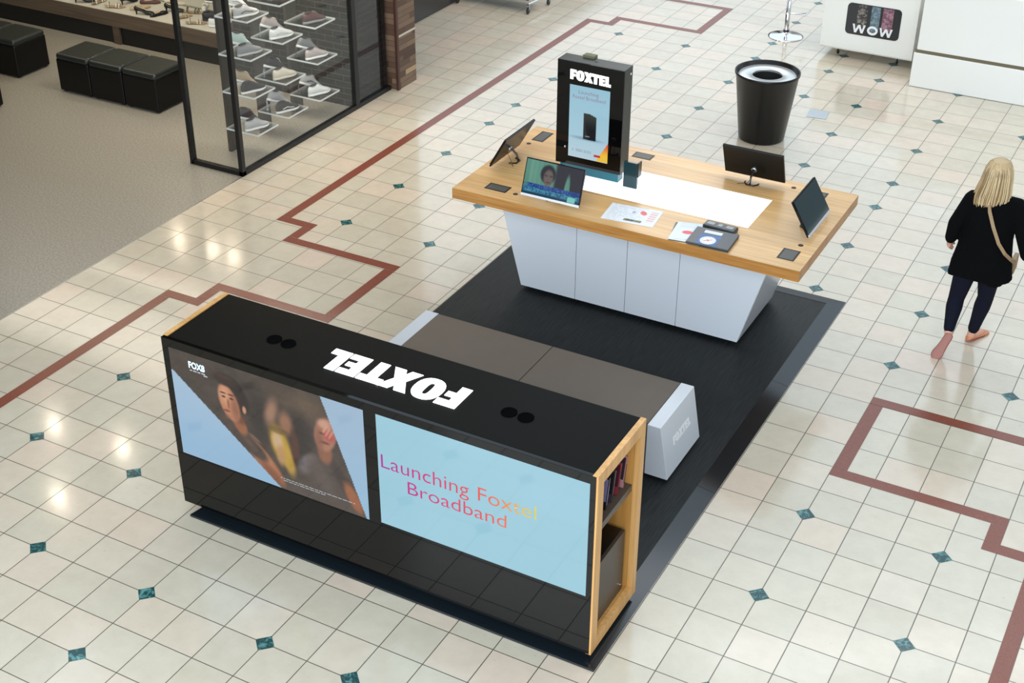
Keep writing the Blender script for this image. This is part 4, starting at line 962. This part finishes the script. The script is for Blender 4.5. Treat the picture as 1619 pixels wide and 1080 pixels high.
S_W = fab('shoe_white', (214, 214, 210)); S_G = fab('shoe_grey', (128, 130, 130)); S_B = fab('shoe_black', (34, 34, 36)); S_M = fab('shoe_mint', (176, 196, 186)); S_C = fab('shoe_cream', (206, 196, 178)); S_L = fab('shoe_pale_grey', (172, 172, 170)); S_SOLE = mat('sole_white', (224, 224, 220), 0.4); S_P = fab('shoe_pink_grey', (176, 164, 160)); S_R = fab('shoe_maroon', (84, 52, 52)); S_T = fab('shoe_tan', (168, 148, 116))
# three display uprights with acrylic shelves
post_names = ['nearest the glass corner', 'in the middle of the window', 'beside the brick wall']
shelves = {0: (3.72, 4.06, [0.281, 0.675, 1.063, 1.446]), 1: (4.235, 4.575, [0.287, 0.650, 1.076, 1.46]), 2: (4.79, 5.15, [0.28, 0.685, 1.07, 1.46])}
for k_, (ya, yb_, zs) in shelves.items():
    ymid = (ya+yb_)/2-0.04
    t = thing('shoe_stand', 'grey upright with clear acrylic shoe shelves %s' % post_names[k_], 'display stand', (-7.05, ymid, 0.0005), 0, 'acrylic shoe stands in the shop window')
    MB().box(-0.02, 0.018, -0.085, 0.085, 0, 2.6).build('upright', mat('stand_grey', (56, 53, 48), 0.4), t)
    for z in zs:
        mb = MB(); x0, x1, y0, y1 = 0.02, 0.415, ya-ymid, yb_-ymid
        mb.add([(x0,y0,z-0.019),(x1,y0,z-0.019),(x1,y1,z-0.019),(x0,y1,z-0.019),(x0,y0,z),(x1,y0,z),(x1,y1,z),(x0,y1,z)], [(3,2,1,0),(4,5,6,7)], 0)
        mb.add([(x0,y0,z-0.019),(x1,y0,z-0.019),(x1,y1,z-0.019),(x0,y1,z-0.019),(x0,y0,z),(x1,y0,z),(x1,y1,z),(x0,y1,z)], [(0,1,5,4),(1,2,6,5),(2,3,7,6),(3,0,4,7)], 1)
        mb.build('shelf', [ACRYL, ACRYL_E], t)
        if not (k_ == 1 and z > 1.4) and not (k_ == 2 and z > 1.0):
            MB().box(0.105, 0.115, ya-ymid+0.040, ya-ymid+0.060, z+0.0005, z+0.108).build('riser', ACRYL, t)
GW = 'shoes on the acrylic shelves'
zl = {0: 'lowest', 1: 'second lowest', 2: 'third', 3: 'highest'}
def pair(col, lev, spec1, spec2):
    ya, yb_, zs = shelves[col]; z = zs[lev]+0.0008; yc = (ya+yb_)/2
    where = '%s shelf %s' % (zl[lev], ['nearest the glass corner','in mid window','by the brick wall'][col])
    if spec1:
        u, s_, l_, d, acc_ = spec1
        sneaker(u, s_, l_, '%s flat on %s' % (d, where), (-6.80, yc-0.155, z), R(-22), group=GW, accent=acc_)
    if spec2:
        u, s_, l_, d, acc_ = spec2
        sneaker(u, s_, l_, '%s propped heel-up on %s' % (d, where), (-6.925, yc-0.135, z+0.118), R(-22), R(-24), group=GW, accent=acc_)
pair(0, 0, (S_L, S_SOLE, S_W, 'pale grey mesh sneaker', None), (S_B, S_SOLE, S_B, 'black sneaker with white sole', None))
pair(0, 1, (S_B, S_SOLE, S_C, 'charcoal sneaker with white sole', None), (S_T, S_SOLE, S_W, 'tan sneaker', None))
pair(0, 2, (S_G, S_L, S_G, 'grey sneaker', None), (S_M, S_SOLE, S_W, 'pale mint sneaker', None))
pair(0, 3, (S_L, S_SOLE, S_B, 'silver and black sneaker', S_B), (S_W, S_SOLE, S_G, 'white strappy sneaker', S_G))
pair(1, 0, (S_B, S_SOLE, S_W, 'black sneaker with white swirls', S_W), (S_L, S_SOLE, S_W, 'light grey sneaker', None))
pair(1, 1, (S_C, S_C, S_G, 'cream slip-on sneaker', None), (S_B, S_SOLE, S_W, 'black sneaker with white trim', None))
pair(1, 2, (S_W, S_SOLE, S_L, 'white sneaker', S_L), (S_P, S_SOLE, S_W, 'pale pink grey sneaker', None))
pair(1, 3, (S_B, S_B, S_W, 'black sneaker', None), None)
pair(2, 0, (S_W, S_SOLE, S_L, 'white tennis shoe', None), (S_L, S_SOLE, S_W, 'pale tennis shoe', S_B))
pair(2, 1, (S_P, S_SOLE, S_G, 'dove grey sneaker', None), (S_G, S_SOLE, S_G, 'mid grey sneaker', None))
pair(2, 2, (S_R, S_G, S_G, 'maroon grey sneaker', None), None)
K_ = mat('patent_black', (20, 19, 19), 0.25)
items = [(-11.15,5.80,S_W,'ballet','white flat shoe at the far left of the bench'),(-10.93,5.78,K_,'heel','black court shoe beside the white flat at the far left'),
 (-10.66,5.80,S_W,'sandal','white sandal on the bench left of the black heels'),(-10.47,5.82,S_C,'sandal','cream sandal right of the white sandal'),
 (-10.36,5.98,K_,'heel','black court shoe behind the cream sandal'),(-10.12,5.88,S_T,'ballet','brown flat shoe right of the black heel'),
 (-9.98,5.80,K_,'heel','black court shoe above the bench leg'),(-9.74,5.80,K_,'ballet','black ballet flat in the middle of the bench'),
 (-9.74,6.06,K_,'heel','black court shoe behind the ballet flat'),(-9.44,5.86,S_T,'sandal','tan strappy sandal, front one'),
 (-9.50,6.12,S_B,'sandal','dark strappy sandal behind the tan sandal'),(-9.22,5.82,S_C,'sandal','cream strappy sandal right of the tan sandal')]
items += [(-8.98,6.16,S_W,'sandal','white sandal just left of the front window post'),(-10.85,6.02,K_,'ballet','black flat shoe in the second row at the left'),
 (-10.20,6.14,S_R,'ballet','maroon flat shoe in the second row above the leg'),(-9.88,6.22,S_C,'heel','cream court shoe in the second row'),
 (-8.75,6.22,S_B,'sandal','dark sandal in the second row at the right end'),(-9.34,6.30,S_W,'ballet','white flat shoe in the second row behind the cream sandal')]
for x, y, c, kd, lab in items: flat_shoe(c, lab, (x, y-0.08, 0.4065), R(rng.uniform(-70, 40)), kd)
sneaker(S_B, S_B, S_B, 'black sneaker on the bench just left of the window frame', (-9.12, 5.93, 0.4065), R(-60), group='shoes on the timber bench')
sneaker(S_W, S_SOLE, S_W, 'white sneaker on the bench seen through the glass', (-8.92, 5.80, 0.4065), R(-70), group='shoes on the timber bench')
sneaker(S_R, S_B, S_B, 'dark brown sneaker at the right end of the bench', (-8.60, 5.80, 0.4065), R(-60), group='shoes on the timber bench')
sneaker(S_C, S_SOLE, S_W, 'cream runner in the rear row of the bench', (-9.05, 6.36, 0.4065), R(-75), group='shoes on the timber bench')
sneaker(S_B, S_SOLE, S_B, 'dark runner in the rear row of the bench, left of the cream one', (-9.55, 6.50, 0.4065), R(-75), group='shoes on the timber bench')

# ================================================================ GARMENT TROLLEY (top edge of the picture)
gt = thing('trolley', 'chrome framed trolley with a dark deck on castors at the top of the picture', 'trolley', (-6.95, 9.35, 0.0015))
fr = MB(); zt = 0.125
fr.tube([(0.50,-0.22,zt),(0.56,0.24,zt)], 0.014, 10); fr.tube([(-0.52,-0.28,zt),(-0.46,0.24,zt)], 0.014, 10); fr.tube([(-0.50,0.0,zt),(0.53,0.02,zt)], 0.014, 10)
fr.build('frame', CHROME, gt)
MB().box(-0.50, 0.47, -0.16, 0.20, 0.15, 0.19).build('deck', mat('deck_black', (28, 26, 28), 0.5), gt, bevel=0.004)
for x, y in ((0.50,-0.22),(0.56,0.24),(-0.52,-0.28),(-0.46,0.24)): castor(gt, x, y, 0.118, 0.042)

# ================================================================ WOMAN
SKIN = mat('skin', (206, 154, 128), 0.5); BK = mat('black_knit', (6, 6, 7), 0.95, spec=0.1); NAVY = mat('navy_denim', (14, 16, 30), 0.85, spec=0.15)
def ering(cx, cy, z, rx, ry, rot=0.0, n=28, dz=None):
    out = []
    for k_ in range(n):
        a = 2*PI*k_/n; x, y = rx*math.cos(a), ry*math.sin(a)
        out.append((cx+x*math.cos(rot)-y*math.sin(rot), cy+x*math.sin(rot)+y*math.cos(rot), z+(dz(a) if dz else 0)))
    return out
wx, wy = 0.40, 3.55
def P3(x, y, z): return (x-wx, y-wy, z)
Lh, Lk, La = P3(0.345,3.55,0.80), P3(0.300,3.535,0.42), P3(0.308,3.405,0.185)
Rh, Rk, Ra = P3(0.500,3.55,0.80), P3(0.500,3.640,0.43), P3(0.450,3.675,0.085)
Ls, Le, Lw, Lhd = P3(0.275,3.57,1.262), P3(0.196,3.500,1.060), P3(0.168,3.555,0.885), P3(0.166,3.590,0.835)
Rs, Re, Rw, Rhd = P3(0.600,3.57,1.270), P3(0.690,3.500,1.080), P3(0.745,3.560,0.865), P3(0.760,3.590,0.800)
hc = P3(0.420,3.600,1.470)
bd = MB()
bd.ball(hc, 0.098, 18, sc=(0.80,0.98,1.22)); bd.ball((hc[0]-0.002, hc[1]+0.035, hc[2]-0.055), 0.060, 14, sc=(0.9,0.9,1.0))      # skull and jaw
bd.ball((hc[0], hc[1]+0.100, hc[2]-0.012), 0.014, 8, sc=(0.8,1.1,1.4)); bd.ball((hc[0], hc[1]+0.088, hc[2]-0.052), 0.018, 8, sc=(1.2,0.5,0.45))   # nose, mouth
for sx in (-1, 1): bd.ball((hc[0]+sx*0.080, hc[1]+0.0, hc[2]-0.005), 0.022, 8, sc=(0.35,0.8,1.2)); bd.ball((hc[0]+sx*0.03, hc[1]+0.083, hc[2]+0.012), 0.013, 8)
bd.cap(P3(0.432,3.575,1.29), (hc[0],hc[1]-0.01,hc[2]-0.06), 0.054, 0.050)
bd.loft([ering(0.035,0.0,z_,rx,ry) for z_, rx, ry in ((0.76,0.155,0.110),(0.86,0.165,0.115),(0.98,0.130,0.095),(1.12,0.150,0.105),(1.22,0.155,0.095),(1.28,0.120,0.075),(1.31,0.06,0.05))])
for a, b_, c in ((Lh,Lk,La),(Rh,Rk,Ra)):
    bd.cap(a, b_, 0.078, 0.050); bd.cap(b_, c, 0.050, 0.031)
for s_, e_, w_ in ((Ls,Le,Lw),(Rs,Re,Rw)):
    bd.cap(s_, e_, 0.048, 0.036); bd.cap(e_, w_, 0.036, 0.023)
def hand(w_, h_, side):
    W0, H0 = Vector(w_), Vector(h_); d = (H0-W0).normalized(); bd.cap(tuple(W0+d*0.005), tuple(H0), 0.022, 0.026)
    bd.cap(tuple(W0+d*0.02+Vector((0,0.012,0))), tuple(H0+Vector((0,-0.016,0))+d*0.01), 0.016, 0.018)
    for i_, (oy_, ln) in enumerate(((-0.027,0.050),(-0.009,0.062),(0.009,0.066),(0.027,0.058))):
        p0 = H0+Vector((0,oy_,0))+d*0.012; p1 = p0+d*ln*0.55+Vector((side*0.004,0.006,0)); p2 = p1+d*ln*0.5+Vector((side*0.014,0.010,0))
        bd.cap(tuple(p0), tuple(p1), 0.0090, 0.0082, 10); bd.cap(tuple(p1), tuple(p2), 0.0082, 0.0072, 10)
    q0 = W0+d*0.03+Vector((side*0.006,0.024,0)); q1 = q0+d*0.032+Vector((side*0.010,0.022,0)); q2 = q1+d*0.028+Vector((side*0.008,0.006,0))
    bd.cap(tuple(q0), tuple(q1), 0.012, 0.010, 10); bd.cap(tuple(q1), tuple(q2), 0.010, 0.0085, 10)
hand(Lw, Lhd, 1); hand(Rw, Rhd, -1)
Lheel, Lball, Ltoe = P3(0.322,3.385,0.150), P3(0.282,3.325,0.040), P3(0.268,3.300,0.022)
Rheel, Rball, Rtoe = P3(0.442,3.668,0.040), P3(0.500,3.800,0.028), P3(0.522,3.850,0.022)
bd.cap(La, Lheel, 0.034, 0.030); bd.cap(Lheel, Lball, 0.030, 0.032); bd.cap(Ra, Rheel, 0.034, 0.030); bd.cap(Rheel, Rball, 0.030, 0.030)
person = bd.build('person', SKIN, remesh=0.005, smooth_it=3)
tag(person, 'person with long blonde hair in a loose black top and navy trousers walking away', 'person', None, (wx, wy, 0.0015))
# top
tp = MB()
def fold(z_): 
    return lambda a: 0.0
hem_dz = lambda a: 0.022*math.sin(3*a+0.6)
rows = [(0.655,0.232,0.165,0.030),(0.675,0.232,0.165,0.030),(0.76,0.222,0.158,0.030),(0.88,0.202,0.146,0.032),(1.00,0.188,0.134,0.034),(1.12,0.186,0.128,0.036),(1.20,0.190,0.118,0.037),(1.265,0.172,0.098,0.038),(1.305,0.120,0.076,0.036),(1.322,0.085,0.062,0.034)]
rings = []
for i_, (z_, rx, ry, cx_) in enumerate(rows):
    r_ = ering(cx_, 0.0 if z_ < 1.2 else 0.015, z_, rx, ry, dz=hem_dz if i_ < 2 else None)
    amp = max(0, (1.15-z_))*0.030
    r_ = [(x+amp*math.cos(2*PI*k_/28)*math.sin(7*2*PI*k_/28+z_*3), y+amp*math.sin(2*PI*k_/28)*math.sin(7*2*PI*k_/28+z_*3), z) for k_, (x, y, z) in enumerate(r_)]
    rings.append(r_)
tp.loft(rings)
for s_, e_, w_ in ((Ls,Le,Lw),(Rs,Re,Rw)):
    S, E_, Wv = Vector(s_), Vector(e_), Vector(w_)
    tp.cap(tuple(S+Vector((0,0,-0.005))), tuple(E_), 0.066, 0.058, 18); tp.cap(tuple(E_), tuple(E_.lerp(Wv, 0.86)), 0.058, 0.046, 18)
tp.cap(Ls, P3(0.44,3.57,1.275), 0.060, 0.060, 18); tp.cap(Rs, P3(0.44,3.57,1.275), 0.060, 0.060, 18)
tp.build('top', BK, person, remesh=0.008, smooth_it=5)
tr = MB()
tr.loft([ering(0.030,0.0,z_,rx,ry) for z_, rx, ry in ((0.74,0.150,0.118),(0.80,0.168,0.124),(0.92,0.160,0.115),(0.98,0.13,0.10))])
def leg_loft(h_, k_, a_, rr):
    H_, K, A = Vector(h_), Vector(k_), Vector(a_); rg = []
    pts = [(H_, rr[0]), (H_.lerp(K, 0.35), rr[1]), (H_.lerp(K, 0.75), rr[2]), (K, rr[3]), (K.lerp(A, 0.25)+Vector((0,-0.010,0)), rr[4]), (K.lerp(A, 0.6)+Vector((0,-0.004,0)), rr[5]), (K.lerp(A, 0.92), rr[6])]
    for (a, ra), (b_, rb) in zip(pts, pts[1:]): tr.cap(tuple(a), tuple(b_), ra, rb, 18)
leg_loft(Lh, Lk, La, (0.092,0.088,0.072,0.062,0.064,0.052,0.042)); leg_loft(Rh, Rk, Ra, (0.092,0.088,0.072,0.062,0.064,0.052,0.044))
tr.build('trousers', NAVY, person, remesh=0.007, smooth_it=4)
# shoes: soft tan flats
def foot_shoe(heel, ball, toe, up, lab):
    H_, B_, T_ = Vector(heel), Vector(ball), Vector(toe); U = Vector(up).normalized(); d = (B_-H_).normalized(); S_ = d.cross(U).normalized()
    rg = []; L_ = (T_-H_).length+0.06
    for s_, w_, h_ in ((-0.16,0.012,0.02),(-0.12,0.028,0.045),(0.0,0.034,0.052),(0.25,0.034,0.044),(0.5,0.038,0.038),(0.75,0.044,0.034),(0.92,0.040,0.028),(1.02,0.024,0.020),(1.06,0.008,0.010)):
        c = H_+d*(s_*L_*0.88)-U*0.030
        rg.append([tuple(c+S_*w_*math.cos(2*PI*k_/14)+U*(h_*0.5+h_*0.5*math.sin(2*PI*k_/14))) for k_ in range(14)])
    mb = MB(); mb.loft(rg); o = mb.build('shoe', mat('tan_leather', (196, 124, 84), 0.5), person, sub=1)
    rg2 = []
    for s_, w_ in ((-0.15,0.010),(-0.11,0.026),(0.0,0.032),(0.25,0.031),(0.5,0.035),(0.75,0.043),(0.92,0.040),(1.03,0.024),(1.06,0.008)):
        c = H_+d*(s_*L_*0.88)-U*0.031
        rg2.append([tuple(c+S_*w_*1.04*math.cos(2*PI*k_/10)+U*0.005*math.sin(2*PI*k_/10)) for k_ in range(10)])
    mb = MB(); mb.loft(rg2); mb.build('outsole', mat('rose_brown_sole', (152, 98, 86), 0.6), o)
foot_shoe(Lheel, Lball, Ltoe, (0.0, 1.0, -0.52), 'left')
foot_shoe(Rheel, Rball, Rtoe, (0,0.0,1), 'right')
# hair
hr = MB(); n = 40; rings = []
hcx, hcy, hcz = hc
for z_, rx, ry, dy, dx in ((0.128,0.018,0.020,-0.005,0),(0.120,0.050,0.055,-0.004,0),(0.098,0.078,0.086,-0.004,0),(0.060,0.094,0.104,-0.004,0),(0.01,0.100,0.110,-0.008,0),(-0.05,0.104,0.108,-0.018,-0.002),(-0.10,0.112,0.100,-0.028,-0.006),(-0.16,0.116,0.086,-0.042,-0.012),(-0.22,0.104,0.066,-0.060,-0.016),(-0.265,0.078,0.042,-0.074,-0.014),(-0.292,0.040,0.018,-0.080,-0.010)):
    ring = []
    for k_ in range(n):
        a = 2*PI*k_/n; f_ = 1+0.045*math.sin(13*a+z_*4)+0.03*math.sin(23*a+1.3)
        x, y = rx*math.cos(a)*f_, ry*math.sin(a)*f_
        if y > 0.02 and z_ < 0.07: y = 0.02+(y-0.02)*0.25      # open at the face
        ring.append((hcx+dx+x, hcy+dy+y, hcz+z_+(-0.012*math.sin(5*a+2) if z_ < -0.2 else 0)))
    rings.append(ring)
hr.loft(rings[::-1])
for q in range(110):
    a = PI+PI*(q+0.5)/110+rng.uniform(-0.03, 0.03)
    pts = []; sw = rng.uniform(-0.030, 0.030); ln = rng.uniform(0.80, 1.10)
    for z_, rx, ry, dy, dx in ((0.112,0.060,0.065,-0.004,0),(0.060,0.097,0.107,-0.004,0),(0.01,0.104,0.114,-0.008,0),(-0.05,0.108,0.112,-0.018,-0.002),(-0.10,0.116,0.104,-0.028,-0.006),(-0.16,0.119,0.090,-0.042,-0.012),(-0.22,0.107,0.070,-0.060,-0.016),(-0.275,0.082,0.050,-0.074,-0.014)):
        zz = z_ if z_ > -0.1 else -0.1+(z_+0.1)*ln
        pts.append((hcx+dx+rx*math.cos(a)+sw*(0.11-z_)*2, hcy+dy+ry*math.sin(a), hcz+zz))
    hr.tube(pts, [0.0022]+[0.0036]*6+[0.0012], 5, mi=q % 3)
H1 = mat('blonde_hair', (182, 156, 114), 0.5, var=0.25, vscale=40, stretch=(6,6,0.6)); H2 = mat('light_blonde_hair', (208, 186, 146), 0.45); H3 = mat('dark_blonde_hair', (146, 118, 80), 0.5)
hr.build('hair', [H1, H2, H3], person)
# bag strap across the back, small bag at the right hip in front
bg = thing('shoulder_bag', 'tan shoulder bag whose strap crosses the back of the black top', 'bag', (wx, wy, 0.0015))
pts = [(0.010,0.05,1.345),(-0.005,-0.045,1.318),(0.03,-0.118,1.24),(0.08,-0.136,1.13),(0.14,-0.138,1.01),(0.195,-0.118,0.93),(0.242,-0.055,0.86),(0.262,0.03,0.80)]
rg = []
for i_, p_ in enumerate(pts):
    a = Vector(pts[max(0, i_-1)]); b_ = Vector(pts[min(len(pts)-1, i_+1)]); t_ = (b_-a).normalized(); nrm = (Vector(p_)-Vector((0.03, 0.0, p_[2]))).normalized(); s_ = t_.cross(nrm).normalized()
    rg.append([tuple(Vector(p_)+s_*x_+nrm*y_) for x_, y_ in ((-0.013,-0.002),(0.013,-0.002),(0.013,0.003),(-0.013,0.003))])
MB().loft(rg, smooth=False).build('strap', mat('tan_strap', (150, 124, 90), 0.6), bg)
MB().box(0.225, 0.262, 0.10, 0.24, 0.66, 0.79).build('pouch', mat('tan_strap', (172, 144, 104), 0.5), bg, bevel=0.012, seg=3)
